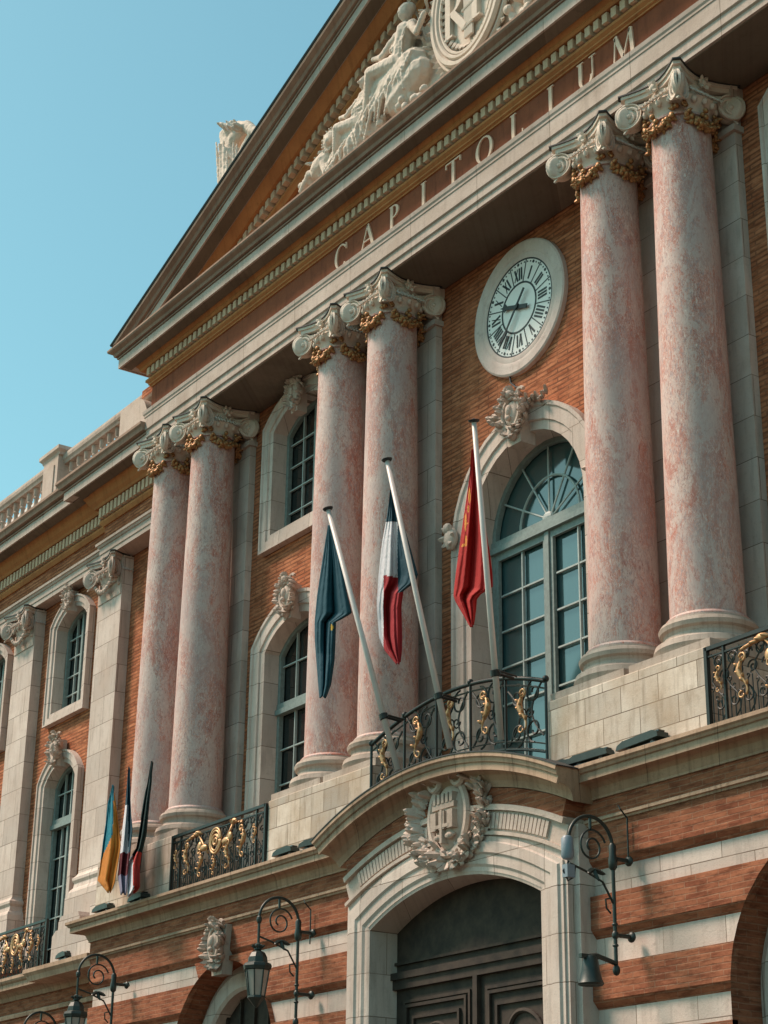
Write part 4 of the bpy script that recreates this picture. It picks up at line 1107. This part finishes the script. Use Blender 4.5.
for r0, r1 in ringlist:
    for i in range(64):
        a = 2*PI*i/64; b_ = 2*PI*(i+1)/64
        f.prism([(r0*math.cos(a), r0*math.sin(a)), (r1*math.cos(a), r1*math.sin(a)), (r1*math.cos(b_), r1*math.sin(b_)), (r0*math.cos(b_), r0*math.sin(b_))], -.063, -.055)
for i in range(60):
    a = 2*PI*i/60; r_ = .785; w_ = .015 if i % 5 else .028
    c = Vector((r_*math.sin(a), r_*math.cos(a))); f.prism([tuple(c+Vector((w_*math.cos(t), w_*math.sin(t)))) for t in [2*PI*k/6 for k in range(6)]], -.062, -.055)
NUM = ['XII', 'I', 'II', 'III', 'IIII', 'V', 'VI', 'VII', 'VIII', 'IX', 'X', 'XI']
for h_, s_ in enumerate(NUM):
    th = 2*PI*h_/12; rad_ = Vector((math.sin(th), math.cos(th))); tan = Vector((math.cos(th), -math.sin(th)))
    wch = {'I': .055, 'V': .11, 'X': .11}
    W_ = sum(wch[c] for c in s_); x_ = -W_/2; rlo, rhi = .49, .71
    def seg(xa, ra, xb, rb, w_):
        p0 = rad_*ra+tan*xa; p1 = rad_*rb+tan*xb; quad(f, tuple(p0), tuple(p1), w_, -.063, -.0552)
    for c in s_:
        cx_ = x_+wch[c]/2; x_ += wch[c]
        if c == 'I': seg(cx_, rlo, cx_, rhi, .032)
        elif c == 'V': seg(cx_-.035, rhi, cx_, rlo, .034); seg(cx_+.035, rhi, cx_, rlo, .014)
        else: seg(cx_-.038, rhi, cx_+.038, rlo, .034); seg(cx_+.038, rhi, cx_-.038, rlo, .014)
    # divider between the hours
    th2 = th+PI/12; r2 = Vector((math.sin(th2), math.cos(th2))); quad(f, tuple(r2*.45), tuple(r2*.83), .016, -.0625, -.0551)
f.build('numerals', M['black'], ck)
def hand(name, ang, Lf, Lb, w_, y_, blob):
    m_ = MB(); d = Vector((math.sin(ang), math.cos(ang))); n_ = Vector((d.y, -d.x))
    m_.prism([tuple(-d*Lb-n_*w_), tuple(-d*Lb+n_*w_), tuple(d*Lf*.6+n_*w_*.8), tuple(d*Lf*.72+n_*w_*blob), tuple(d*Lf*.82+n_*w_*.5), tuple(d*Lf), tuple(d*Lf*.82-n_*w_*.5), tuple(d*Lf*.72-n_*w_*blob), tuple(d*Lf*.6-n_*w_*.8)], -y_-.012, -y_)
    m_.prism([(w_*1.6*math.cos(t), w_*1.6*math.sin(t)) for t in [2*PI*k/14 for k in range(14)]], -y_-.014, -y_-.001)
    m_.build(name, M['black'], ck)
hand('hour_hand', 2*PI*(9.62/12), .46, .27, .038, .095, 1.9)
hand('minute_hand', 2*PI*(36.5/60), .72, .33, .022, .115, 1.8)
cb = MB(); pts = [at(510, 377, -.04), at(511, 383, -.05), at(516, 387, -.06), at(524, 388, -.12)]
cb.tube(pts, .018, 6); tag(cb.build('cable', M['black']), 'short black cable curling down from the clock to the keystone', 'cable')

# ------------------------------------------------------------------ balcony railings
def scroll2(mb, c, r0, sgn, up, turns=1.25, rad=.016, y=0):
    pts = []; k = 22
    for i in range(k+1):
        t = i/k; a = up+sgn*t*turns*2*PI; r_ = r0*(1-.8*t)
        pts.append((c[0]+r_*math.cos(a), y, c[1]+r_*math.sin(a)))
    mb.tube(pts, rad, 5)
def gold_leaf(mb, x, z, y, s=1.0, flip=1):
    pts = []; rs = []
    for i in range(15):
        t = i/14; pts.append((x+flip*.075*s*math.sin(t*PI*1.9-.4), y-.035, z+s*(.29-.58*t))); rs.append(s*(.014+.040*math.sin(PI*min(1, t*1.25))**2*(1-.4*t)))
    mb.tube(pts, rs, 8)
    pts2 = [(x+flip*(-.02+.06*math.cos(a))*s, y-.05, z+s*(.27+.055*math.sin(a))) for a in [PI*1.6*i/10 for i in range(11)]]; mb.tube(pts2, .018*s, 6)
    pts2 = [(x-flip*(-.03+.05*math.cos(a))*s, y-.05, z+s*(-.27+.045*math.sin(a))) for a in [-PI*1.6*i/10 for i in range(11)]]; mb.tube(pts2, .014*s, 6)
    for i in range(7):
        t = .15+.1*i; px_ = x+flip*.075*s*math.sin(t*PI*1.9-.4); mb.leaf((px_, y-.04, z+s*(.29-.58*t)), (flip*(1 if i % 2 else -1)*.8, -.35, .7), (0, -1, 0), .085*s, .06*s)

def panel_scrolls(mb, gm_, x0, x1, z0, z1, y, flip=1, gold=True):
    h = z1-z0; cx = (x0+x1)/2; w_ = x1-x0
    for sx in (-1, 1):
        scroll2(mb, (cx+sx*w_*.22, z0+h*.80), min(w_*.24, h*.2), sx, PI/2, y=y); scroll2(mb, (cx+sx*w_*.22, z0+h*.20), min(w_*.24, h*.2), -sx, -PI/2, y=y)
        pts = [(cx+sx*(w_*.46-w_*.30*math.sin(PI*i/12)), y, z0+h*(.06+.88*i/12)) for i in range(13)]; mb.tube(pts, .015, 5)
        scroll2(mb, (cx+sx*w_*.1, z0+h*.5), h*.10, -sx, 0, y=y, rad=.012)
    if gold: gold_leaf(gm_, cx, z0+h*.52, y, min(1.0, h/.95), flip)
# centre balcony: handrail rises in an arc
YR = -1.52
cr = empty('balcony_railing', (0, YR, 7.9)); tag(cr, 'arched wrought iron railing with gilded leaves on the central balcony below the clock', 'railing')
def rz(x): return 9.06+.40*(1-(x/2.2)**2)
def rb(x): return CZ+math.sqrt(zr(8.33)**2-x*x)+.02
ir = MB(); gl_ = MB()
xs = [-2.15+4.3*i/28 for i in range(29)]
def rel(pts): return [(p[0], p[1]-YR, p[2]-7.9) for p in pts]
ir.tube(rel([(x_, YR, rz(x_)) for x_ in xs]), .032, 8); ir.tube(rel([(x_, YR, rz(x_)-.11) for x_ in xs]), .014, 5)
ir.tube(rel([(x_, YR, rb(x_)+.05) for x_ in xs]), .022, 6); ir.tube(rel([(x_, YR, rb(x_)+.16) for x_ in xs]), .012, 5)
for x_ in (-2.15, -1.25, -.42, .42, 1.25, 2.15):
    ir.tube(rel([(x_, YR, rb(x_)-.1), (x_, YR, rz(x_)+.02)]), .022, 6)
    ir.ell((x_, 0, rz(x_)+.03-7.9), .05)
npan = 5; edges = [-2.15, -1.25, -.42, .42, 1.25, 2.15]
for i in range(5):
    a_, b_ = edges[i], edges[i+1]; c_ = (a_+b_)/2
    g2 = MB(); i2 = MB(); panel_scrolls(i2, g2, a_+.03, b_-.03, rb(c_)+.12, rz(c_)-.05, 0, 1 if i % 2 else -1)
    ir.add([(v[0], v[1], v[2]-7.9) for v in i2.v], i2.f)
    gl_.add([(v[0], v[1]-.02, v[2]-7.9) for v in g2.v], g2.f)
ir.build('iron_scrollwork', M['iron'], cr, auto=60); gl_.build('gilded_leaves', M['gold'], cr, smooth=True)
# flat bay railings
def bay_rail(name, x0, x1, y, z0, z1, label, seed, curve=0):
    e = empty(name, ((x0+x1)/2, y, z0)); tag(e, label, 'railing')
    ox = (x0+x1)/2; W_ = x1-x0; h = z1-z0; m_ = MB(); g2 = MB(); random.seed(seed)
    m_.box(-W_/2, W_/2, -.03, .03, h-.05, h); m_.box(-W_/2, W_/2, -.02, .02, .03, .06); m_.box(-W_/2, W_/2, -.015, .015, h-.14, h-.12)
    for sx in (-1, 1):
        m_.box(sx*(W_/2)-.025, sx*(W_/2)+.025, -.03, .03, 0, h)
        m_.box(sx*(W_/2-.3)-.015, sx*(W_/2-.3)+.015, -.02, .02, 0, h)
    n_ = int(W_/.075)
    for i in range(1, n_):
        x_ = -W_/2+W_*i/n_; hh = h*(.42+.10*math.cos(i*1.3)); m_.tube([(x_, 0, 0), (x_, 0, hh)], .010, 4); scroll2(m_, (x_, hh+.03), .032, 1 if i % 2 else -1, -PI/2, .8, .009)
    for i in range(int(W_/.24)):
        x_ = -W_/2+.2+.24*i
        scroll2(m_, (x_, h*.78), .10, 1, 0, 1.3, .012); scroll2(m_, (x_+.1, h*.60), .09, -1, PI, 1.3, .012); scroll2(m_, (x_, h*.28), .09, -1, PI/3, 1.2, .012)
        m_.tube([(x_-.12, 0, h*.9), (x_, 0, h*.72), (x_+.1, 0, h*.86)], .011, 5)
        m_.tube([(x_+.12*math.sin(k*.9), 0, h*(.06+.1*k)) for k in range(9)], .011, 5)
    # gilded centrepiece: round wreath monogram, torches, masks
    for r_ in (.19, .15): g2.tube([(r_*math.cos(a), -.04, h*.66+r_*1.15*math.sin(a)) for a in [2*PI*i/28 for i in range(29)]], .022, 6)
    scroll2(g2, (0, h*.66), .12, 1, 0, 1.5, .018, y=-.04); scroll2(g2, (0, h*.66), .12, -1, PI, 1.2, .016, y=-.045)
    for sx in (-1, 1):
        k = W_/3.2
        gold_leaf(g2, sx*.95*k, h*.50, -.03, .85, sx); gold_leaf(g2, sx*.48*k, h*.36, -.03, .75, -sx)
        g2.ell((sx*.38*k, -.05, h*.60), (.13, .04, .06)); g2.ell((sx*.52*k, -.05, h*.64), (.07, .04, .09)); 
        g2.tube([(sx*.25*k, -.04, h*.5), (sx*.6*k, -.04, h*.86)], .02, 5); g2.ell((sx*.63*k, -.05, h*.88), (.1, .04, .05))
        for q in range(5): g2.leaf((sx*(.5+.09*q)*k, -.04, h*.86), (sx, -.3, .4-.3*q), (0, -1, 0), .13, .06)
        gold_leaf(g2, sx*1.35*k, h*.55, -.03, .5, sx)
    gold_leaf(g2, 0, h*.25, -.03, .5, 1)
    m_.build('iron_scrollwork', M['iron'], e); g2.build('gilded_ornament', M['gold'], e, smooth=True)
    return e
bay_rail('balcony_railing', -8.57, -5.30, -1.52, 7.68, 8.74, 'black and gold railing between the left and middle column pairs', 2)
bay_rail('balcony_railing', 5.30, 8.57, -1.52, 7.68, 8.74, 'black and gold railing at the right edge, beside the right column pair', 3)
for i, cx in enumerate(wing_cx):
    e = bay_rail('balcony_railing', cx-1.45, cx+1.55, -.80, 7.18, 8.25, 'black and gold railing on the lower left wing balcony, beside the stepped stone pedestal' if i == 0 else 'black and gold wing railing beyond the left edge', 4+i)
    if i == 0: break
q = MB(); q.box(-31, -12.1, -.5, 0, 7.1, 7.17); q.build('balcony_floor', M['stone_grey'], B)

# ------------------------------------------------------------------ flags
def flag_cloth(rows, colf, mats, yf, name, parent, folds=3.2, amp=.05, nc=22, nr=44, seed=0):
    rnd = random.Random(seed); ph = rnd.uniform(0, 6)
    ys = [r[0] for r in rows]; mb = MB(); grid = []
    def lerp_row(y):
        for a, b_ in zip(rows, rows[1:]):
            if a[0] <= y <= b_[0]:
                t = (y-a[0])/max(1e-6, b_[0]-a[0]); return a[1]+(b_[1]-a[1])*t, a[2]+(b_[2]-a[2])*t
        return rows[-1][1:]
    vs = []; cols = []
    for i in range(nr+1):
        y = ys[0]+(ys[-1]-ys[0])*i/nr; xl, xr = lerp_row(y); v = i/nr
        for j in range(nc+1):
            u = j/nc; x_ = xl+(xr-xl)*u
            off = amp*math.sin(folds*PI*u*(1+.25*v)+ph+1.3*v)*min(1, v*2.2)+amp*.35*math.sin(7*u*PI+2*ph+2*v)*min(1, v*1.5)+amp*.18*math.sin(13*u*PI+ph+9*v)+amp*.2*math.sin(9*v+5*u)*v
            vs.append(at(x_, y+1.2*math.sin(u*9+ph)*v, yf(y)+off)); cols.append((x_, y))
    fs = []; mi = []
    for i in range(nr):
        for j in range(nc):
            a = i*(nc+1)+j; fs.append((a, a+1, a+nc+2, a+nc+1))
            cxm = (cols[a][0]+cols[a+nc+2][0])/2; cym = (cols[a][1]+cols[a+nc+2][1])/2; mi.append(colf(cxm, cym))
    o = len(mb.v); mb.v += [tuple(p) for p in vs]; mb.f += fs; mb.mi += mi
    ob = mb.build(name, mats, None, smooth=True)
    sm = ob.modifiers.new('s', 'SOLIDIFY'); sm.thickness = .012
    if parent: ob.parent = parent; ob.matrix_parent_inverse = Matrix.Translation(-parent.location)
    return ob
def flagpole(base, top, yb, yt, label, rows, colf, mats, **kw):
    b_ = at(*base, yb); t_ = at(*top, yt)
    e = empty('flagpole', b_); tag(e, label, 'flag', 'flagpoles on the central balcony' if False else None)
    m_ = MB(); m_.tube([(0, 0, 0), t_-b_], [.047, .036], 14); m_.build('pole', M['pole'], e, smooth=True)
    m_ = MB(); d = (t_-b_).normalized(); rot = Vector((0, 0, 1)).rotation_difference(d).to_matrix()
    m_.lathe([(.035, -.02), (.075, -.01), (.085, .012), (.03, .03), (.01, .04)], t_-b_, 14, rot); m_.build('finial', M['black'], e)
    # clamp ring at the rail
    k = (9.22-b_.z)/(t_.z-b_.z); c = (t_-b_)*k; m_ = MB()
    m_.lathe([(.05, -.05), (.07, -.04), (.07, .04), (.05, .05)], c, 12, rot); m_.tube([c, c+Vector((.0, .32, -.02))], .022, 6); m_.tube([c+Vector((.1, 0, 0)), c+Vector((.1, .3, -.02))], .016, 6)
    m_.build('clamp', M['iron'], e)
    def yf(py):
        u = min(1, max(0, (base[1]-py)/(base[1]-top[1]))); u = max(u, .45)
        return yb+(yt-yb)*u+.09
    flag_cloth(rows, colf, mats, yf, 'flag', e, **kw)
    return e
flagpole((398, 770), (328, 509), -1.83, -2.75, 'leftmost of the three big flags, dark blue with a gold star, on a leaning pole',
         [(525, 328.5, 331), (560, 323, 339.5), (596, 317.6, 347), (613, 316, 351.5), (618, 315.5, 343), (622, 315.3, 335.5), (640, 315.5, 335), (660, 317, 334), (685, 319, 330.5), (697, 320, 326)],
         lambda x, y: 1 if (abs(x-332)/1.4)**2+(abs(y-627)/3.2)**2 < 1 else 0, [M['navy'], M['star']], seed=1, nc=60, nr=110)
def frc(x, y):
    if y > 575 and x > 383.5 and y > 575+(x-384)*.25: 
        return 2 if not (y < 592 and x > 398) else 0
    if y > 590 and x < 384: return 1
    if y < 521: return 0
    bl_ = 388-(y-521)*.40 if y < 548 else 370
    if x > 397.5: return 0
    return 0 if (x < bl_-2 and y < 545) else 1
flagpole((450, 748), (387, 460), -1.83, -2.70, 'French tricolour, blue white and red, hanging on the middle leaning pole',
         [(490, 390.5, 393), (515, 387, 401), (543, 382, 409), (575, 378.5, 418), (583, 378, 415), (592, 377.5, 403), (607, 376.7, 401), (637, 379, 402), (650, 385, 401.5), (663, 396, 400)],
         frc, [M['fnavy'], M['fwhite'], M['fred']], seed=4, nc=70, nr=120)
def occ(x, y):
    for (gx, gy, gw, gh) in ((469.5, 496, 1.2, 8), (468.3, 509, 1.0, 4), (465.5, 522, 1.0, 9), (466.5, 524, 2.3, .8), (466, 541, 1.0, 6), (463.6, 545, 2.4, 1.2)):
        if (abs(x-gx)/gw)**2+(abs(y-gy)/gh)**2 < 1: return 1
    return 0
flagpole((501, 740), (474, 421), -1.83, -2.75, 'red flag with gold marks hanging in front of the tall arched window',
         [(449, 472, 474.5), (480, 469, 479), (517, 463.5, 484), (549, 459, 489), (575, 455.5, 492), (588, 454, 492.5), (595, 453.5, 481), (600, 455, 477), (612, 462, 476), (626, 470, 473)],
         occ, [M['ored'], M['ogold']], seed=8, nc=60, nr=120)
def small_flag(tip, basep, label, rows, colf, mats, seed):
    Y = -1.95; t_ = at(*tip, Y); b_ = at(*basep, -1.55)
    e = empty('flagpole', b_); tag(e, label, 'flag')
    m_ = MB(); m_.tube([(0, 0, 0), t_-b_+Vector((0, .03, -.02))], [.02, .012], 8); m_.build('pole', M['black'], e)
    flag_cloth(rows, colf, mats, lambda y: Y, 'flag', e, folds=2.4, amp=.05, seed=seed, nc=16, nr=40)
small_flag((112.5, 785), (109, 884), 'small teal and orange flag, leftmost of the three by the left column pair',
           [(785, 112.2, 113), (802.5, 108.3, 116), (811, 107.5, 117), (844, 102.6, 120.6), (850, 102, 120.2), (881.7, 98, 115), (887, 103, 113), (892, 108, 110.5)],
           lambda x, y: 0 if x < 114-(y-785)*.02 and y < 850-(x-102)*2.2+8 else 1, [M['uteal'], M['uorange']], 2)
small_flag((128.5, 767), (124.5, 888), 'small dark blue, white and red flag, middle of the three by the left column pair',
           [(767, 128.2, 129), (808.8, 124.8, 131), (831, 122, 132), (846, 120.8, 130.5), (857, 119.5, 129.5), (875, 117.7, 128), (894, 120.5, 126.7)],
           lambda x, y: (1 if (x < 128.2 and y > 806 and y < 852) else (2 if 852 <= y < 876 else (3 if y >= 876 else 0))), [M['fnavy'], M['fwhite'], M['dred'], M['lav']], 3)
small_flag((151.5, 761), (137, 889), 'small dark flag with white and red lower half, nearest the left column base',
           [(761, 151, 152), (782, 147.5, 151.2), (802.5, 143.8, 149), (834, 138.8, 146), (848, 136.5, 142.5), (856, 131.5, 140.5), (865, 127, 139.8), (886, 127, 140), (891, 127, 137), (896, 127.5, 129)],
           lambda x, y: 0 if y < 853+(140-x)*.2 else (1 if x < 133.5 else 2), [M['dgreen'], M['fwhite'], M['red2']], 6)

# ------------------------------------------------------------------ wall lanterns
def wall_lamp(x, yw, ztop, label, lantern=True, box=False, bell=False, seed=0):
    yr = yw-.30; e = empty('wall_lantern', (x, yw, ztop-1.85)); tag(e, label, 'street lamp', None)
    o = Vector((x, yw, ztop-1.85)); m_ = MB()
    r_ = .36; zc_ = ztop-r_; 
    def rl_(p): return (p[0]-o.x, p[1]-o.y, p[2]-o.z)
    m_.tube([rl_((x, yr, ztop-1.85)), rl_((x, yr, zc_))], .025, 10)
    for z in (ztop-.42-r_*.2, ztop-1.45):
        m_.tube([rl_((x, yr, z)), rl_((x, yw+.02, z))], .028, 8); m_.ell(rl_((x, yw-.03, z)), (.07, .04, .07)); m_.ell(rl_((x, yr, z)), (.045, .045, .06)); m_.ell(rl_((x, yr, z+.13)), (.04, .04, .025)); m_.ell(rl_((x, yr, z-.13)), (.04, .04, .025))
    m_.lathe([(.03, 0), (.055, .03), (.06, .12), (.045, .2), (.05, .3), (.03, .34)], rl_((x, yr, zc_-.28)), 10)
    m_.ell(rl_((x, yr, ztop-1.88)), (.05, .05, .07))
    post = m_.build('post', M['lampiron'], e, auto=50)
    m_ = MB()
    arc = [rl_((x, yr-r_+r_*math.cos(a), zc_+r_*math.sin(a))) for a in [PI*i/24 for i in range(25)]]
    m_.tube(arc, .024, 8)
    ye = yr-2*r_
    pts = []
    for i in range(40):
        t = i/39; a = .3+t*2*PI*1.6; rr_ = .23*(1-.75*t); pts.append(rl_((x, yr-r_+.02+rr_*math.cos(a), zc_-.02+rr_*math.sin(a))))
    m_.tube(pts, .014, 6)
    m_.tube([rl_((x, ye+.02, zc_-.28)), rl_((x, ye+.25, zc_-.34)), rl_((x, yr-.18, zc_-.45)), rl_((x, yr, zc_-.72))], .016, 6)
    m_.tube([rl_((x, yr-r_, ztop-.02)), rl_((x, yr-r_, zc_+.2))], .02, 6)
    for a in (.6, 1.4, 2.4): m_.leaf(rl_((x, yr-r_+.05, zc_-.3)), (0, math.cos(a), -math.sin(a)*.6), (1, 0, 0), .16, .07)
    m_.tube([rl_((x, yr-.06, zc_-.83)), rl_((x, yr-.13, zc_-.77)), rl_((x, yr-.14, zc_-.66)), rl_((x, yr-.06, zc_-.64))], .013, 5)
    m_.build('scroll_arm', M['lampiron'], e, auto=50)
    if lantern:
        zl = zc_-.42
        m_ = MB(); m_.tube([rl_((x, ye, zc_)), rl_((x, ye, zl))], .022, 8); m_.ell(rl_((x, ye, zc_-.02)), (.045, .045, .07))
        m_.lathe([(.02, .12), (.05, .10), (.06, .02), (.04, 0)], rl_((x, ye, zl-.08)), 12)
        for i in range(8):
            a = 2*PI*i/8; m_.leaf(rl_((x+.04*math.cos(a), ye+.04*math.sin(a), zl-.06)), (math.cos(a)*.7, math.sin(a)*.7, 1), (math.cos(a), math.sin(a), 0), .09, .04)
        m_.lathe([(.05, .20), (.11, .17), (.15, .10), (.16, .02), (.215, -.0), (.23, -.04), (.215, -.09), (.19, -.10)], rl_((x, ye, zl-.28)), 8)
        hood = m_.build('lamp_hood', M['lampiron'], e)
        m_ = MB(); m_.lathe([(.185, 0), (.125, -.38)], rl_((x, ye, zl-.382)), 8); m_.build('lamp_glass', M['lantern_glass'], e)
        m_ = MB()
        for i in range(8):
            a = 2*PI*i/8; m_.tube([rl_((x+.19*math.cos(a), ye+.19*math.sin(a), zl-.38)), rl_((x+.13*math.cos(a), ye+.13*math.sin(a), zl-.77))], .011, 5)
        m_.lathe([(.14, 0), (.145, -.03), (.09, -.09), (.03, -.16), (.01, -.18)], rl_((x, ye, zl-.765)), 8)
        m_.build('lantern_cage', M['lampiron'], e)
    if box:
        m_ = MB(); m_.lathe([(.05, .0), (.075, -.03), (.08, -.26), (.06, -.29)], rl_((x, ye-.02, zc_+.06)), 14); m_.box(x-o.x-.05, x-o.x+.05, ye-o.y-.07, ye-o.y+.05, zc_-.46-o.z, zc_-.30-o.z)
        m_.build('sensor_housing', M['grey_box'], e, auto=40)
        m_ = MB(); m_.tube([rl_((x, ye, zc_-.25)), rl_((x-.02, ye-.08, zc_-.38)), rl_((x, ye-.02, zc_-.5)), rl_((x, ye+.08, zc_-.44)), rl_((x, ye+.1, zc_-.3))], .012, 5); m_.build('wire', M['black'], e)
    if bell:
        m_ = MB(); zb = ztop-1.80; yb_ = yr-.42
        m_.tube([rl_((x, yr, zb)), rl_((x, yb_+.1, zb+.07)), rl_((x, yb_, zb+.05))], .032, 6)
        m_.lathe([(.02, .1), (.07, .085), (.10, .02), (.115, -.10), (.14, -.20), (.165, -.25), (.15, -.27), (.04, -.25)], rl_((x, yb_, zb-.03)), 16); m_.box(x-o.x-.03, x-o.x+.03, yb_-o.y-.16, yb_-o.y+.12, zb+.02-o.z, zb+.07-o.z)
        m_.build('bell_lamp', M['lampiron'], e, auto=40)
    return e
YW = YL-.09
wall_lamp(3.52, YW, 6.88, 'green bracket lamp with grey sensor and bell lamp, right of the portal', lantern=False, box=True, bell=True)
wall_lamp(-4.02, YW, 6.93, 'green wall lantern just left of the central portal', True)
wall_lamp(-10.45, YW, 6.80, 'green wall lantern below the small flags, third along the wall', True)
lp = at(57, 1024, -.80); wall_lamp(lp.x, -.50, 6.22, 'green wall lantern cut off at the bottom left corner', True)
for k, (px, py, y_, lab) in enumerate(((628, 812, YW-.03, 'thin cable rising from the bracket lamp right of the portal'), (312, 905, YW-.03, 'thin cable rising above the lantern left of the portal'))):
    t_ = at(px, py, y_); m_ = MB(); m_.tube([t_+Vector((-.05, -.12, .08)), t_+Vector((0, -.13, .02)), t_+Vector((.0, -.02, -.08)), t_+Vector((0, -.02, -.62))], .012, 5)
    tag(m_.build('cable', M['iron']), lab, 'cable')

# ------------------------------------------------------------------ floodlights along the cornices
def flood(x, y, z, label, Lg=.75, ang=0):
    e = empty('floodlight', (x, y, z)); tag(e, label, 'floodlight'); e.rotation_euler = (0, 0, ang)
    m_ = MB(); m_.prism([(-Lg/2, .03), (Lg/2, .05), (Lg/2-.02, .12), (Lg/2-.12, .15), (-Lg/2+.14, .13), (-Lg/2+.03, .09)], -.09, .10); m_.build('housing', M['lampiron'], e)
    m_ = MB(); m_.box(-Lg*.3, -Lg*.3+.05, -.03, .03, 0, .06); m_.box(Lg*.3-.05, Lg*.3, -.03, .03, 0, .06); m_.box(-Lg*.36, Lg*.36, -.04, .06, .0, .015); m_.build('bracket', M['grey_box'], e)
    m_ = MB(); m_.box(-Lg/2+.06, Lg/2-.06, -.02, .08, .14, .158); m_.build('lamp_glass', M['glass'], e)
fl_spots = [(590, 760, 'dark green floodlight at the foot of the right pedestal, nearest the portal', .75, .1), (641, 742, 'dark green floodlight at the middle of the right pedestal foot', .85, -.05),
            (285, 857, 'dark floodlight at the foot of the middle pedestal, left one', .55, .05), (312, 843, 'dark floodlight tucked against the arched cornice, left of the portal', .5, .2),
            (103, 908, 'dark floodlight under the small flags, left one', .6, .05), (138, 896, 'dark floodlight under the small flags, right one', .6, -.05),
            (560, 768, 'small dark floodlight at the right end of the arched cornice', .45, .2)]
for px, py, lab, Lg, an in fl_spots:
    q = at(px, py, -1.61); flood(q.x, -1.60, 7.70, lab, Lg, an)
flood(-13.6, -1.2, 7.15, 'small dark floodlight in front of the stepped pedestal of the wing', .45)

# ------------------------------------------------------------------ roof statue
st = MB(); s0 = at(240, 165, -.6)
sx_, sz_ = s0.x, s0.z
def P(px, py): return at(px, py, -.6)
limb(st, [P(236, 190), P(233, 165), P(230, 145)], [.36, .28, .22])
st.ell(P(231, 135), (.22, .2, .26))
limb(st, [P(226, 150), P(224, 135), P(232, 124)], [.13, .12, .09])
limb(st, [P(236, 140), P(247, 127), P(256, 133)], [.20, .15, .12])
limb(st, [P(240, 128), P(250, 128)], [.16, .13])
limb(st, [P(244, 185), P(244, 160), P(250, 140)], [.3, .2, .12])
for i in range(9):
    p_, q_ = P(225+3*i, 146+(i % 3)*4), P(229+2.4*i, 195); o_ = Vector((.10*math.sin(i), -.22-.05*(i % 2), 0)); limb(st, [p_+o_, q_+o_], [.03, .06])
    r_ = P(230+2.2*i, 131+3*math.sin(i*2)); st.leaf(r_+Vector((0, -.15, 0)), (math.sin(i*2.3), -.5, .6), (0, -1, 0), .2, .16, .5)
so = sculpt(st, 'roof_statue', M['carved'], None, .025, .03, 0); tag(so, 'pale carved statue rising behind the sloping edge of the pediment', 'statue')
pd_ = MB(); b_ = P(238, 200); pd_.box(b_.x-.5, b_.x+.5, -1.0, 0, 20.2, b_.z); o = pd_.build('statue_plinth', M['stone_grey'], B)

# ------------------------------------------------------------------ light
GR = {'balcony_railing': 'wrought iron balcony railings', 'flagpole': 'flags on poles on the facade', 'wall_lantern': 'bracket lamps along the ground floor wall', 'floodlight': 'floodlights on the balcony cornice', 'cable': 'loose cables on the facade'}
SUN_EL, SUN_AZ = 52, 48     # azimuth: degrees from -Y (in front) toward -X (left)
el = math.radians(SUN_EL); az = math.radians(SUN_AZ)
sd = Vector((-math.sin(az)*math.cos(el), -math.cos(az)*math.cos(el), math.sin(el)))
ld = bpy.data.lights.new('sun', 'SUN'); ld.energy = 4.2; ld.angle = math.radians(15); ld.color = (1, .725, .60)
for o in COL.objects:
    if o.parent is None and o.name.split('.')[0] in GR: o['group'] = GR[o.name.split('.')[0]]
lo = bpy.data.objects.new('sun', ld); COL.objects.link(lo); lo.rotation_euler = (-sd).to_track_quat('-Z', 'Y').to_euler()
wd = bpy.data.worlds.new('World'); scene.world = wd; wd.use_nodes = True
nt = wd.node_tree; bg = nt.nodes['Background']
sky = nt.nodes.new('ShaderNodeTexSky'); sky.sky_type = 'NISHITA'; sky.sun_disc = False
sky.sun_elevation = el; sky.sun_rotation = math.atan2(sd.x, sd.y)
sky.air_density = 1.0; sky.dust_density = 1.0; sky.ozone_density = 1.5
mx = nt.nodes.new('ShaderNodeMix'); mx.data_type = 'RGBA'; mx.blend_type = 'MULTIPLY'; mx.inputs[0].default_value = 1
nt.links.new(sky.outputs[0], mx.inputs[6]); mx.inputs[7].default_value = (1.32, 1.88, 1.40, 1)
nt.links.new(mx.outputs[2], bg.inputs[0]); bg.inputs[1].default_value = .093
scene.view_settings.view_transform = 'Standard'; scene.view_settings.look = 'None'; scene.view_settings.exposure = .36; scene.view_settings.gamma = 1
scene.render.engine = 'CYCLES'
